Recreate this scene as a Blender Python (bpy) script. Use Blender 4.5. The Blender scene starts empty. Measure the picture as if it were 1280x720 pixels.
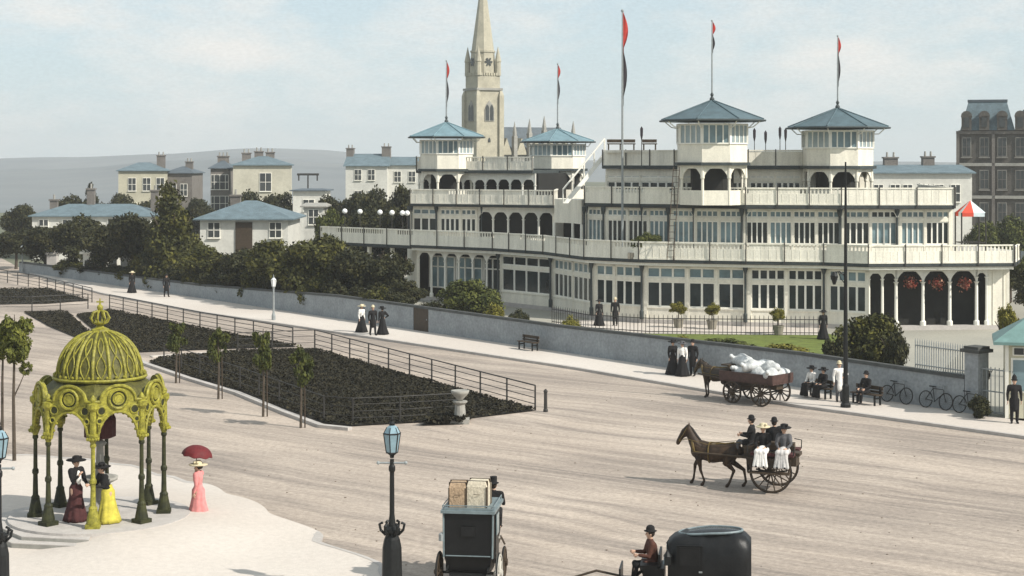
import bpy, bmesh, math, random
import numpy as np
from mathutils import Vector, Matrix
R = math.radians
PI = math.pi
random.seed(7)
S = bpy.context.scene
COL = S.collection
# ------------------------------------------------------------------ survey of the place
F, H, YH = 2100.0, 10.6, 200.0        # focal length in photo pixels, eye height above the road, horizon row


def at(px, py, z=0.0):
    d = F * (H - z) / (py - YH)
    return ((px - 640) * d / F, d)


def gx(px, d):
    return (px - 640) * d / F


def gz(py, d):
    return H - (py - YH) * d / F


# ------------------------------------------------------------------ materials
def mat(name, col, rough=.75, var=.15, scale=4.0, bump=0.0, spec=.3, metal=0.0, col2=None, fine=0.0, stretch=None):
    m = bpy.data.materials.new(name)
    m.use_nodes = True
    nt = m.node_tree
    b = nt.nodes['Principled BSDF']
    b.inputs['Roughness'].default_value = rough
    b.inputs['Metallic'].default_value = metal
    b.inputs['Specular IOR Level'].default_value = spec
    tc = nt.nodes.new('ShaderNodeTexCoord')
    src = tc.outputs['Object']
    if stretch:
        mp = nt.nodes.new('ShaderNodeMapping')
        mp.inputs['Scale'].default_value = stretch
        nt.links.new(src, mp.inputs[0])
        src = mp.outputs[0]
    n = nt.nodes.new('ShaderNodeTexNoise')
    n.inputs['Scale'].default_value = scale
    n.inputs['Detail'].default_value = 6
    n.inputs['Roughness'].default_value = .65
    nt.links.new(src, n.inputs['Vector'])
    r = nt.nodes.new('ShaderNodeValToRGB')
    r.color_ramp.elements[0].position = .3
    r.color_ramp.elements[1].position = .7
    c = Vector(col)
    lo = c * (1 - var)
    hi = Vector(col2) if col2 else c * (1 + var)
    r.color_ramp.elements[0].color = (*lo, 1)
    r.color_ramp.elements[1].color = (*[min(1, q) for q in hi], 1)
    nt.links.new(n.outputs['Fac'], r.inputs[0])
    out = r.outputs[0]
    if fine:
        n2 = nt.nodes.new('ShaderNodeTexNoise')
        n2.inputs['Scale'].default_value = scale * 9
        n2.inputs['Detail'].default_value = 3
        nt.links.new(tc.outputs['Object'], n2.inputs['Vector'])
        mr = nt.nodes.new('ShaderNodeMapRange')
        mr.inputs[1].default_value = .3
        mr.inputs[2].default_value = .7
        mr.inputs[3].default_value = 1 - fine
        mr.inputs[4].default_value = 1 + fine * .6
        nt.links.new(n2.outputs['Fac'], mr.inputs[0])
        mx = nt.nodes.new('ShaderNodeVectorMath')
        mx.operation = 'SCALE'
        nt.links.new(out, mx.inputs[0])
        nt.links.new(mr.outputs[0], mx.inputs['Scale'])
        out = mx.outputs[0]
    nt.links.new(out, b.inputs['Base Color'])
    if bump:
        bp = nt.nodes.new('ShaderNodeBump')
        bp.inputs['Strength'].default_value = bump
        bp.inputs['Distance'].default_value = .05
        nt.links.new(n.outputs['Fac'], bp.inputs['Height'])
        nt.links.new(bp.outputs[0], b.inputs['Normal'])
    return m


def leafmat(name, c0, c1, c2, rough=.7):
    m = bpy.data.materials.new(name)
    m.use_nodes = True
    nt = m.node_tree
    b = nt.nodes['Principled BSDF']
    b.inputs['Roughness'].default_value = rough
    b.inputs['Specular IOR Level'].default_value = .2
    g = nt.nodes.new('ShaderNodeNewGeometry')
    tc = nt.nodes.new('ShaderNodeTexCoord')
    n = nt.nodes.new('ShaderNodeTexNoise')
    n.inputs['Scale'].default_value = 2.6
    n.inputs['Detail'].default_value = 2
    nt.links.new(tc.outputs['Object'], n.inputs['Vector'])
    ad = nt.nodes.new('ShaderNodeMath')
    ad.operation = 'MULTIPLY_ADD'
    ad.inputs[1].default_value = .45
    nt.links.new(g.outputs['Random Per Island'], ad.inputs[0])
    mr = nt.nodes.new('ShaderNodeMapRange')
    mr.inputs[1].default_value = .3
    mr.inputs[2].default_value = .7
    mr.inputs[3].default_value = 0
    mr.inputs[4].default_value = .55
    nt.links.new(n.outputs['Fac'], mr.inputs[0])
    nt.links.new(mr.outputs[0], ad.inputs[2])
    r = nt.nodes.new('ShaderNodeValToRGB')
    r.color_ramp.elements[0].color = (*c0, 1)
    r.color_ramp.elements[1].color = (*c2, 1)
    e = r.color_ramp.elements.new(.5)
    e.color = (*c1, 1)
    nt.links.new(ad.outputs[0], r.inputs[0])
    nt.links.new(r.outputs[0], b.inputs['Base Color'])
    return m


M = dict(
    cream=mat('cream_paint', (.75, .71, .60), .65, .14, 1.1, .05, fine=.08, stretch=(1.6, 1.6, .3)),
    white=mat('white_paint', (.81, .785, .70), .6, .09, 2, fine=.06, stretch=(1.6, 1.6, .4)),
    panel=mat('panel_paint', (.76, .725, .62), .65, .15, 1.3, .05, fine=.1, stretch=(1.8, 1.8, .25)),
    fascia=mat('dark_fascia', (.045, .055, .055), .6, .3, 3),
    iron=mat('dark_iron', (.012, .013, .013), .5, .3, 8, spec=.2),
    ironrail=mat('railing_iron', (.035, .033, .03), .6, .3, 8),
    deck=mat('terrace_deck', (.42, .40, .36), .8, .15, 1),
    glass=mat('dark_glass', (.022, .03, .032), .12, .6, .45, spec=.5),
    glassb=mat('pale_glass', (.16, .23, .25), .15, .5, .5, spec=.5),
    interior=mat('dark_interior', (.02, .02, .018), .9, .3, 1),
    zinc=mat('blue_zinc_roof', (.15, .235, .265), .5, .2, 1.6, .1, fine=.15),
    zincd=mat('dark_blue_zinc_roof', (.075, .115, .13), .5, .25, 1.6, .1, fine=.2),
    slate=mat('blue_slate', (.12, .165, .185), .65, .25, 1.2, .2, fine=.25),
    slated=mat('dark_slate', (.08, .10, .115), .6, .25, 1.2, .15, fine=.2),
    stone=mat('church_stone', (.40, .37, .285), .85, .18, .5, .3, fine=.14),
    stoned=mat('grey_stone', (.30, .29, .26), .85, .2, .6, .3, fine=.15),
    housey=mat('yellow_render', (.43, .405, .31), .8, .12, .4, fine=.08),
    housec=mat('cream_render', (.47, .445, .36), .8, .12, .4, fine=.08),
    housew=mat('white_render', (.56, .55, .50), .8, .12, .4, fine=.08),
    houseb=mat('brown_brick', (.16, .145, .13), .85, .2, .8, .2, fine=.2),
    brick=mat('dark_brick', (.095, .087, .076), .85, .25, .7, .25, fine=.25),
    winfar=mat('far_window_glass', (.045, .05, .05), .3, .4, 1),
    wallg=mat('grey_render_wall', (.27, .29, .30), .85, .16, .8, .25, fine=.18),
    coping=mat('dark_coping', (.06, .062, .058), .85, .3, 2, .2),
    kerb=mat('kerb_stone', (.42, .39, .36), .8, .15, 1.5, .1, fine=.1),
    soil=mat('dark_soil', (.018, .016, .011), .95, .4, 1.2, .4),
    grass=mat('lawn_grass', (.12, .15, .03), .9, .35, 1.5, .5, fine=.25),
    blackp=mat('black_coach_paint', (.007, .0075, .008), .38, .4, 3, spec=.22),
    leather=mat('black_leather', (.008, .0085, .009), .42, .4, 5, .25, spec=.25),
    roofgrey=mat('grey_coach_roof', (.16, .20, .21), .45, .25, 4, .1),
    wood=mat('dark_wood', (.05, .035, .022), .6, .3, 6, .1),
    woodred=mat('red_brown_wood', (.065, .036, .03), .6, .35, 5, .1),
    woodw=mat('pale_wheel_paint', (.45, .43, .38), .6, .15, 8),
    wicker=mat('wicker', (.36, .26, .17), .8, .35, 18, .5),
    wickerw=mat('pale_wicker', (.55, .49, .38), .8, .25, 18, .5),
    sack=mat('white_sacking', (.50, .51, .50), .95, .35, 4, .8, fine=.2),
    skin=mat('skin', (.50, .32, .23), .6, .08, 10),
    hair=mat('dark_hair', (.03, .02, .014), .6, .3, 20),
    black=mat('black_cloth', (.010, .0095, .010), .9, .4, 10, .2),
    grey=mat('grey_cloth', (.09, .09, .095), .9, .3, 10, .2),
    whitec=mat('white_cloth', (.74, .72, .68), .9, .1, 8, .3),
    maroon=mat('maroon_cloth', (.065, .022, .022), .9, .3, 8, .2),
    browncoat=mat('brown_coat_cloth', (.075, .03, .02), .9, .35, 8, .2),
    yellowc=mat('yellow_cloth', (.46, .40, .06), .85, .3, 6, .3),
    palecloth=mat('pale_grey_cloth', (.50, .48, .46), .9, .15, 6, .3),
    pink=mat('pink_cloth', (.58, .22, .21), .85, .2, 6, .3),
    redc=mat('dark_red_cloth', (.115, .013, .015), .7, .25, 8),
    red=mat('red_bunting', (.40, .035, .025), .8, .2, 4),
    darkflag=mat('dark_bunting', (.03, .025, .03), .8, .3, 4),
    straw=mat('pale_straw', (.55, .48, .32), .85, .2, 20, .3),
    gold=mat('yellow_painted_iron', (.25, .23, .03), .55, .55, 7, .3, fine=.45),
    trimgrey=mat('grey_stone_trim', (.20, .19, .17), .85, .2, 1, .1),
    goldd=mat('olive_painted_iron', (.085, .08, .016), .6, .6, 6, .3, fine=.4),
    green_iron=mat('green_black_iron', (.02, .024, .018), .55, .5, 5, .2, col2=(.05, .052, .018), spec=.2),
    stonep=mat('pale_step_stone', (.44, .41, .38), .85, .12, 2, .15, fine=.1),
    lanternglass=mat('lantern_glass', (.20, .30, .345), .12, .2, 6, spec=.6),
    opal=mat('opal_glass', (.85, .85, .82), .2, .03, 5, spec=.5),
    grey_iron=mat('grey_iron', (.25, .27, .27), .5, .2, 8),
    horse=mat('bay_horse_coat', (.022, .013, .008), .62, .5, 5, .25, col2=(.06, .034, .016), fine=.25),
    horsed=mat('dark_horse_coat', (.03, .02, .012), .5, .35, 4, .1),
    mane=mat('black_mane', (.01, .008, .006), .6, .3, 25, .3),
    bark=mat('bark', (.07, .055, .04), .9, .3, 6, .5),
    kiosk=mat('kiosk_paint', (.62, .58, .44), .7, .1, 2, fine=.08),
    kioskroof=mat('green_blue_roof', (.14, .235, .22), .55, .2, 2),
    stripe=mat('pale_blue_canvas', (.60, .68, .70), .8, .1, 4),
    redtent=mat('red_canvas', (.55, .07, .04), .8, .15, 4),
    rubber=mat('black_rubber', (.012, .012, .012), .7, .2, 8),
    terracotta=mat('planter_paint', (.22, .2, .16), .8, .2, 6),
    flower=leafmat('basket_flowers', (.03, .035, .012), (.20, .03, .02), (.50, .33, .22)),
    leafdark=leafmat('dark_leaves', (.009, .011, .005), (.027, .029, .010), (.072, .066, .02)),
    leafolive=leafmat('olive_leaves', (.015, .017, .005), (.048, .050, .011), (.125, .115, .02)),
    leafspring=leafmat('spring_leaves', (.035, .04, .01), (.09, .10, .018), (.20, .20, .035)),
    leafgreen=leafmat('green_leaves', (.02, .028, .008), (.055, .065, .014), (.12, .125, .025)),
    leafyellow=leafmat('yellow_green_leaves', (.05, .05, .01), (.14, .13, .02), (.28, .24, .035)),
    leafbed=leafmat('bed_leaves', (.008, .007, .004), (.019, .017, .009), (.05, .043, .022)),
)

# ------------------------------------------------------------------ mesh helpers
ORG = {}


def tag(o, label=None, cat=None, group=None, kind=None):
    if label: o['label'] = label
    if cat: o['category'] = cat
    if group: o['group'] = group
    if kind: o['kind'] = kind
    return o


def thing(name, label, cat, loc=(0, 0, 0), rz=0.0, group=None):
    o = bpy.data.objects.new(name, None)
    COL.objects.link(o)
    o.empty_display_size = .3
    o.location = loc
    o.rotation_euler = (0, 0, rz)
    ORG[o.name] = Vector(loc)
    return tag(o, label, cat, group)


class MB:
    def __init__(s):
        s.v = []
        s.f = []

    def poly(s, pts):
        n = len(s.v)
        s.v += [tuple(p) for p in pts]
        s.f.append(tuple(range(n, n + len(pts))))
        return s

    def hexa(s, p):
        n = len(s.v)
        s.v += [tuple(q) for q in p]
        for a in ((0, 3, 2, 1), (4, 5, 6, 7), (0, 1, 5, 4), (1, 2, 6, 5), (2, 3, 7, 6), (3, 0, 4, 7)):
            s.f.append(tuple(n + i for i in a))
        return s

    def box(s, c, d, rz=0.0):
        x, y, z = (q / 2 for q in d)
        ca, sa = math.cos(rz), math.sin(rz)
        p = []
        for dz in (-z, z):
            for dx, dy in ((-x, -y), (x, -y), (x, y), (-x, y)):
                p.append((c[0] + dx * ca - dy * sa, c[1] + dx * sa + dy * ca, c[2] + dz))
        return s.hexa(p)

    def obox(s, P, d, u0, u1, v0, v1, z0, z1):
        # a box along the direction d from P; v runs to the back
        n = (-d[1], d[0])
        p = []
        for z in (z0, z1):
            for u, v in ((u0, v0), (u1, v0), (u1, v1), (u0, v1)):
                p.append((P[0] + d[0] * u + n[0] * v, P[1] + d[1] * u + n[1] * v, z))
        return s.hexa(p)

    def prism(s, pts, z0, z1):
        n = len(s.v)
        k = len(pts)
        s.v += [(p[0], p[1], z0) for p in pts] + [(p[0], p[1], z1) for p in pts]
        s.f.append(tuple(range(n + k - 1, n - 1, -1)))
        s.f.append(tuple(range(n + k, n + 2 * k)))
        for i in range(k):
            j = (i + 1) % k
            s.f.append((n + i, n + j, n + k + j, n + k + i))
        return s

    def lathe(s, prof, c=(0, 0, 0), n=16, sx=1, sy=1, ph=0.0, wob=None, cap=True):
        st = len(s.v)
        for (r, z) in prof:
            for i in range(n):
                a = 2 * PI * i / n + ph
                q = r * (wob(a, z) if wob else 1)
                s.v.append((c[0] + q * math.cos(a) * sx, c[1] + q * math.sin(a) * sy, c[2] + z))
        for k in range(len(prof) - 1):
            for i in range(n):
                j = (i + 1) % n
                s.f.append((st + k * n + i, st + k * n + j, st + (k + 1) * n + j, st + (k + 1) * n + i))
        if cap:
            s.f.append(tuple(st + i for i in range(n - 1, -1, -1)))
            e = st + (len(prof) - 1) * n
            s.f.append(tuple(e + i for i in range(n)))
        return s

    def tube(s, pts, r, n=8, cap=True, closed=False):
        pts = [Vector(p) for p in pts]
        k = len(pts)
        rs = r if isinstance(r, (list, tuple)) else [r] * k
        st = len(s.v)
        up0 = None
        for i, p in enumerate(pts):
            if closed:
                t = pts[(i + 1) % k] - pts[i - 1]
            else:
                t = pts[min(i + 1, k - 1)] - pts[max(i - 1, 0)]
            t.normalize()
            if up0 is None:
                up0 = Vector((0, 0, 1)) if abs(t.z) < .9 else Vector((1, 0, 0))
            a = t.cross(up0)
            if a.length < 1e-4:
                a = t.cross(Vector((0, 1, 0)))
            a.normalize()
            b = a.cross(t).normalized()
            up0 = b
            for j in range(n):
                an = 2 * PI * j / n
                s.v.append(tuple(p + (a * math.cos(an) + b * math.sin(an)) * rs[i]))
        for i in range(k if closed else k - 1):
            i2 = (i + 1) % k
            for j in range(n):
                j2 = (j + 1) % n
                s.f.append((st + i * n + j, st + i * n + j2, st + i2 * n + j2, st + i2 * n + j))
        if cap and not closed:
            s.f.append(tuple(st + j for j in range(n - 1, -1, -1)))
            s.f.append(tuple(st + (k - 1) * n + j for j in range(n)))
        return s

    def ball(s, c, r, nu=12, nv=8, sc=(1, 1, 1)):
        st = len(s.v)
        for k in range(1, nv):
            th = PI * k / nv
            for i in range(nu):
                a = 2 * PI * i / nu
                s.v.append((c[0] + r * sc[0] * math.sin(th) * math.cos(a), c[1] + r * sc[1] * math.sin(th) * math.sin(a),
                            c[2] + r * sc[2] * math.cos(th)))
        for k in range(nv - 2):
            for i in range(nu):
                j = (i + 1) % nu
                s.f.append((st + k * nu + i, st + (k + 1) * nu + i, st + (k + 1) * nu + j, st + k * nu + j))
        t = len(s.v)
        s.v += [(c[0], c[1], c[2] + r * sc[2]), (c[0], c[1], c[2] - r * sc[2])]
        e = st + (nv - 2) * nu
        for i in range(nu):
            j = (i + 1) % nu
            s.f.append((t, st + i, st + j))
            s.f.append((t + 1, e + j, e + i))
        return s

    def ring(s, c, rad, r, axis='y', n=28, m=6):
        pts = []
        for i in range(n):
            a = 2 * PI * i / n
            u, w = rad * math.cos(a), rad * math.sin(a)
            pts.append({'y': (c[0] + u, c[1], c[2] + w), 'x': (c[0], c[1] + u, c[2] + w), 'z': (c[0] + u, c[1] + w, c[2])}[axis])
        return s.tube(pts, r, m, closed=True)

    def build(s, name, m, parent=None, smooth=False, world=False, fix=True, **kw):
        me = bpy.data.meshes.new(name)
        v = s.v
        org = ORG.get(parent.name, Vector((0, 0, 0))) if parent else Vector((0, 0, 0))
        if world and parent:
            v = [(a - org.x, b - org.y, c - org.z) for a, b, c in v]
        me.from_pydata(v, [], s.f)
        if fix:
            bm = bmesh.new()
            bm.from_mesh(me)
            bmesh.ops.recalc_face_normals(bm, faces=bm.faces)
            bm.to_mesh(me)
            bm.free()
        me.materials.append(m)
        if smooth:
            me.shade_smooth()
        o = bpy.data.objects.new(name, me)
        COL.objects.link(o)
        if parent:
            o.parent = parent
            ORG[o.name] = org.copy()
        return tag(o, **kw)


def dup(root, loc, rz=None, label=None, group=None, scale=None):
    def rec(o, par):
        c = o.copy()
        COL.objects.link(c)
        if par: c.parent = par
        for ch in KIDS.get(o.name, list(o.children)):
            rec(ch, c)
        return c
    r = rec(root, None)
    r.location = loc
    if rz is not None: r.rotation_euler = (0, 0, rz)
    if scale: r.scale = scale
    if label: r['label'] = label
    if group: r['group'] = group
    return r


KIDS = {}


def sculpt(name, chains, m, parent=None, voxel=.02, ells=(), smooth=4, **kw):
    """one continuous surface grown round tapered chains of (x, y, z, r)"""
    b = MB()
    for ch in chains:
        if len(ch) > 1:
            b.tube([c[:3] for c in ch], [c[3] for c in ch], 12)
        for c in ch:
            b.ball(c[:3], c[3], 12, 8)
    for e in ells:
        b.ball(e[:3], 1.0, 16, 12, e[3:6])
    me = bpy.data.meshes.new(name)
    me.from_pydata(b.v, [], b.f)
    bm = bmesh.new()
    bm.from_mesh(me)
    bmesh.ops.recalc_face_normals(bm, faces=bm.faces)
    bm.to_mesh(me)
    bm.free()
    o = bpy.data.objects.new(name, me)
    COL.objects.link(o)
    md = o.modifiers.new('r', 'REMESH')
    md.mode = 'VOXEL'
    md.voxel_size = voxel
    sm = o.modifiers.new('s', 'SMOOTH')
    sm.factor = .5
    sm.iterations = smooth
    dg = bpy.context.evaluated_depsgraph_get()
    me2 = bpy.data.meshes.new_from_object(o.evaluated_get(dg))
    o.modifiers.clear()
    o.data = me2
    bpy.data.meshes.remove(me)
    me2.name = name
    me2.materials.clear()
    me2.materials.append(m)
    me2.shade_smooth()
    if parent:
        o.parent = parent
    return tag(o, **kw)


def unit(a, b):
    d = (b[0] - a[0], b[1] - a[1])
    l = math.hypot(*d)
    return (d[0] / l, d[1] / l), l


def offset_line(pts, k):
    """shift a polyline sideways to the left of its direction by k, mitred"""
    out = []
    for i, p in enumerate(pts):
        ns = []
        if i > 0:
            d, _ = unit(pts[i - 1], p)
            ns.append((-d[1], d[0]))
        if i < len(pts) - 1:
            d, _ = unit(p, pts[i + 1])
            ns.append((-d[1], d[0]))
        nx = sum(n[0] for n in ns) / len(ns)
        ny = sum(n[1] for n in ns) / len(ns)
        q = nx * nx + ny * ny
        out.append((p[0] + nx * k / q, p[1] + ny * k / q))
    return out


def strip(mb, pts, w, z0, z1):
    q = offset_line(pts, w)
    for i in range(len(pts) - 1):
        mb.prism([pts[i], pts[i + 1], q[i + 1], q[i]], z0, z1)
    return mb


def sheet(name, pts, z, m, kind='structure', label=None):
    b = MB()
    b.poly([(p[0], p[1], z) for p in pts])
    return b.build(name, m, kind=kind, label=label)
# ------------------------------------------------------------------ the ground
def ground_mat(name, base, dark, light, streak=True, grain=.22):
    m = bpy.data.materials.new(name)
    m.use_nodes = True
    nt = m.node_tree
    L = nt.links
    b = nt.nodes['Principled BSDF']
    b.inputs['Roughness'].default_value = .92
    b.inputs['Specular IOR Level'].default_value = .15
    tc = nt.nodes.new('ShaderNodeTexCoord')

    def noise(scale, detail, rot=0.0, sc=(1, 1, 1), rough=.6, warp=None):
        mp = nt.nodes.new('ShaderNodeMapping')
        mp.vector_type = 'POINT'
        m0 = nt.nodes.new('ShaderNodeMapping')
        m0.inputs['Rotation'].default_value = (0, 0, rot)
        L.new(tc.outputs['Object'], m0.inputs[0])
        mp.inputs['Scale'].default_value = sc
        L.new(m0.outputs[0], mp.inputs[0])
        n = nt.nodes.new('ShaderNodeTexNoise')
        n.inputs['Scale'].default_value = scale
        n.inputs['Detail'].default_value = detail
        n.inputs['Roughness'].default_value = rough
        src = mp.outputs[0]
        if warp is not None:
            va = nt.nodes.new('ShaderNodeVectorMath')
            va.operation = 'MULTIPLY_ADD'
            L.new(warp, va.inputs[0])
            va.inputs[1].default_value = (.6, 3.2, 0)
            L.new(src, va.inputs[2])
            src = va.outputs[0]
        L.new(src, n.inputs['Vector'])
        return n.outputs['Fac']

    def ramp(f, a, b_, c0, c1):
        r = nt.nodes.new('ShaderNodeMapRange')
        r.inputs[1].default_value = a
        r.inputs[2].default_value = b_
        r.inputs[3].default_value = c0
        r.inputs[4].default_value = c1
        L.new(f, r.inputs[0])
        return r.outputs[0]

    def mix(f, a, b_):
        x = nt.nodes.new('ShaderNodeMix')
        x.data_type = 'RGBA'
        L.new(f, x.inputs[0])
        for s_, i in ((a, 6), (b_, 7)):
            if isinstance(s_, tuple): x.inputs[i].default_value = (*s_, 1)
            else: L.new(s_, x.inputs[i])
        return x.outputs[2]
    big = noise(.09, 4)
    c = mix(ramp(big, .38, .66, 0, 1), base, light)
    if streak:
        # wheel-worn streaks along the carriageway
        wr = noise(.06, 3)
        st = noise(1.0, 6, R(40), (.04, .8, 1), .68, wr)
        c = mix(ramp(st, .43, .66, 0, .72), c, dark)
        pt = noise(.045, 5, R(20), (1, 1.6, 1), .55)
        c = mix(ramp(pt, .46, .64, 0, .55), c, dark)
        st2 = noise(1.0, 4, R(36), (.05, 2.6, 1), .6)
        c = mix(ramp(st2, .48, .7, 0, .5), c, light)
    g = noise(5.5, 5, 0, (1, 1, 1), .8)
    sc = nt.nodes.new('ShaderNodeVectorMath')
    sc.operation = 'SCALE'
    L.new(c, sc.inputs[0])
    L.new(ramp(g, .3, .7, 1 - grain, 1 + grain * .5), sc.inputs['Scale'])
    L.new(sc.outputs[0], b.inputs['Base Color'])
    bp = nt.nodes.new('ShaderNodeBump')
    bp.inputs['Strength'].default_value = .35
    bp.inputs['Distance'].default_value = .04
    L.new(g, bp.inputs['Height'])
    L.new(bp.outputs[0], b.inputs['Normal'])
    return m


M['road'] = ground_mat('sandy_road', (.42, .352, .292), (.17, .147, .132), (.53, .45, .375), grain=.34)
M['pave'] = ground_mat('pale_pavement', (.53, .475, .42), (.43, .40, .37), (.58, .53, .475), streak=False, grain=.12)
M['gutter'] = mat('gutter_setts', (.15, .135, .12), .9, .35, 1.5, .3, fine=.3)
M['garden'] = ground_mat('garden_gravel', (.30, .29, .25), (.2, .2, .18), (.38, .36, .30), streak=False)
M['earth'] = ground_mat('far_ground', (.10, .11, .075), (.08, .08, .06), (.17, .17, .12), streak=False)

sheet('ground', [(-4000, -400), (4000, -400), (4000, 4600), (-4000, 4600)], 0, M['earth'])

# the boundary wall between pavement and garden runs on one straight line
WA, WB = (-46.5, 158.5), (18.7, 70.0)
wd, WL = unit(WA, WB)
wn = (-wd[1], wd[0])      # to the garden side


def wl(px):
    """point of the wall line seen in the column px"""
    t = (px - 640) / F
    # WA + s*wd : X = t*Y
    s = (t * WA[1] - WA[0]) / (wd[0] - t * wd[1])
    return (WA[0] + wd[0] * s, WA[1] + wd[1] * s)


far_road = [(-60, 196), (-66, 190)]
K = [at(1420, 570), at(1278, 547.5), at(1000, 509), at(720, 461.5), at(385, 411), at(250, 391), at(130, 368), at(40, 343)]
rd = [(-140, 20), (60, 20), (60, 30), K[0]] + K[1:] + [(-62, 198), (-70, 204), (-140, 204)]
sheet('road', rd, .004, M['road'])
# pavement along the wall, a step above the road
pv = MB()
pw = K[:]
wq = [wl(px) for px in (1420, 1278, 1000, 720, 385, 250, 130, 70)]
for i in range(len(pw) - 1):
    pv.prism([pw[i + 1], pw[i], wq[i], wq[i + 1]], -.05, .12)
pv.build('pavement', M['pave'], kind='structure')
kb = MB()
strip(kb, K, .22, -.05, .126)
kb.build('kerb', M['kerb'], kind='structure')
gt = MB()
strip(gt, K, -.55, 0, .009)
gt.build('gutter', M['gutter'], kind='structure')
# garden ground
gq = [wl(1420), wl(640), wl(70)]
sheet('garden_ground', [(p[0] + wn[0] * .1, p[1] + wn[1] * .1) for p in gq] + [(-60, 210), (60, 210), (60, 60)], .006, M['garden'])
lawn = [at(800, 417), at(1034, 417), at(1100, 430), at(1100, 470), (wl(1040)[0] + wn[0] * .5, wl(1040)[1] + wn[1] * .5),
        (wl(790)[0] + wn[0] * .5, wl(790)[1] + wn[1] * .5)]
sheet('lawn', lawn, .012, M['grass'])

# paved island under the fountain canopy: a low mound with a kerb
CX, CY = at(125, 643, .43)
bound = [at(205, 598), at(240, 607), at(290, 628), at(335, 650), at(400, 680), at(480, 722), at(560, 775), at(600, 860), at(480, 1000),
         at(0, 1100), at(-300, 900), at(-330, 700), at(-200, 600), at(-60, 578), at(20, 572), at(90, 576), at(150, 584)]
bang = sorted((math.atan2(p[1] - CY, p[0] - CX), math.hypot(p[0] - CX, p[1] - CY)) for p in bound)


def brad(a):
    k = len(bang)
    for i in range(k):
        a0, r0 = bang[i]
        a1, r1 = bang[(i + 1) % k]
        if i == k - 1: a1 += 2 * PI
        for s in (a, a + 2 * PI):
            if a0 <= s <= a1:
                t = (s - a0) / (a1 - a0)
                t = t * t * (3 - 2 * t)
                return r0 + (r1 - r0) * t
    return 5


ib, ik = MB(), MB()
NA, NR = 144, 16
for j in range(NR + 1):
    for i in range(NA):
        a = -PI + 2 * PI * i / NA
        rr = brad(a) * j / NR
        # the pavement rises to the fountain floor on the right and back; steps make up the difference on the left
        ss = max(0, min(1, (rr - 2.5) / 4.2))
        ss = ss * ss * (3 - 2 * ss)
        side = max(0, min(1, (math.cos(a - R(4)) + .35) / .6))
        z = .12 + .30 * (1 - ss) * side if rr > 1.2 else .12
        ib.v.append((CX + rr * math.cos(a), CY + rr * math.sin(a), z))
for j in range(NR):
    for i in range(NA):
        k = (i + 1) % NA
        ib.f.append((j * NA + i, j * NA + k, (j + 1) * NA + k, (j + 1) * NA + i))
isl = ib.build('island_pavement', M['pave'], smooth=True, kind='structure')
st_ = len(ik.v)
for i in range(NA):
    a = -PI + 2 * PI * i / NA
    r0 = brad(a)
    for rr, z in ((r0, 0), (r0 + .02, .125), (r0 - .26, .127)):
        ik.v.append((CX + rr * math.cos(a), CY + rr * math.sin(a), z))
for i in range(NA):
    k = (i + 1) % NA
    for q in (0, 1):
        ik.f.append((i * 3 + q, k * 3 + q, k * 3 + q + 1, i * 3 + q + 1))
ik.build('island_kerb', M['kerb'], kind='structure')

# ------------------------------------------------------------------ planted beds
def inside(p, poly):
    c = False
    j = len(poly) - 1
    for i in range(len(poly)):
        if (poly[i][1] > p[1]) != (poly[j][1] > p[1]) and p[0] < (poly[j][0] - poly[i][0]) * (p[1] - poly[i][1]) / (poly[j][1] - poly[i][1]) + poly[i][0]:
            c = not c
        j = i
    return c


def carpet(name, poly, n, size, zmax, m, label, seed):
    rng = random.Random(seed)
    xs = [p[0] for p in poly]
    ys = [p[1] for p in poly]
    b = MB()
    k = 0
    while k < n:
        p = (rng.uniform(min(xs), max(xs)), rng.uniform(min(ys), max(ys)))
        if not inside(p, poly): continue
        k += 1
        hz = zmax * (.35 + .65 * (.5 + .5 * math.sin(p[0] * 1.3 + math.sin(p[1] * .9) * 2)) * rng.random())
        s = size * rng.uniform(.6, 1.3)
        u = Vector((rng.gauss(0, 1), rng.gauss(0, 1), rng.gauss(0, .5))).normalized() * s
        w = u.cross(Vector((rng.gauss(0, 1), rng.gauss(0, 1), rng.gauss(0, 1)))).normalized() * s * .7
        c = Vector((p[0], p[1], hz + .04))
        b.poly([c - u, c - w * .8, c + u, c + w * .8])
    o = b.build(name, m, fix=False, kind='stuff', label=label, cat='ground cover')
    return o


BED1 = [at(*p) for p in ((669, 514), (393, 437.5), (345, 438), (290, 441), (200, 448), (187, 454), (240, 472), (300, 490), (360, 514), (405, 530), (440, 533.5), (500, 530), (560, 527))]
BED2 = [at(*p) for p in ((367, 433), (250, 411), (137, 388), (95, 395), (125, 420), (172, 441), (300, 436), (366, 434.5))]
BED2[-1] = at(372, 434)
BED3 = [at(*p) for p in ((30, 391), (84, 391), (112, 416), (96, 423), (60, 408))]
BED4 = [at(*p) for p in ((-120, 366), (0, 362), (60, 361), (112, 376), (60, 380), (0, 381), (-120, 383))]
for i, (P, n, lab) in enumerate(((BED1, 15000, 'dark low planting filling the large triangular bed beside the railings'),
                                 (BED2, 7000, 'dark low planting in the second bed beyond the cross path'),
                                 (BED3, 1500, 'dark low planting in the small wedge bed behind the dome'),
                                 (BED4, 3000, 'dark low planting in the far bed by the road end'))):
    sheet('flower_bed_soil', P, .05, M['soil'])
    carpet('ground_cover', P, int(n * 3), .075, .16, M['leafbed'], lab, 20 + i)
kb = MB()
strip(kb, [at(*p) for p in ((176, 452), (187, 457), (240, 475), (300, 493), (360, 517.5), (405, 534), (440, 537.5))], -.28, 0, .13)
kb.build('bed_kerb', M['kerb'], kind='structure')
kb = MB()
strip(kb, [at(*p) for p in ((187, 446), (290, 439.5), (393, 436))], -.5, 0, .06)
kb.build('cross_path_edge', M['pave'], kind='structure')


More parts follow.
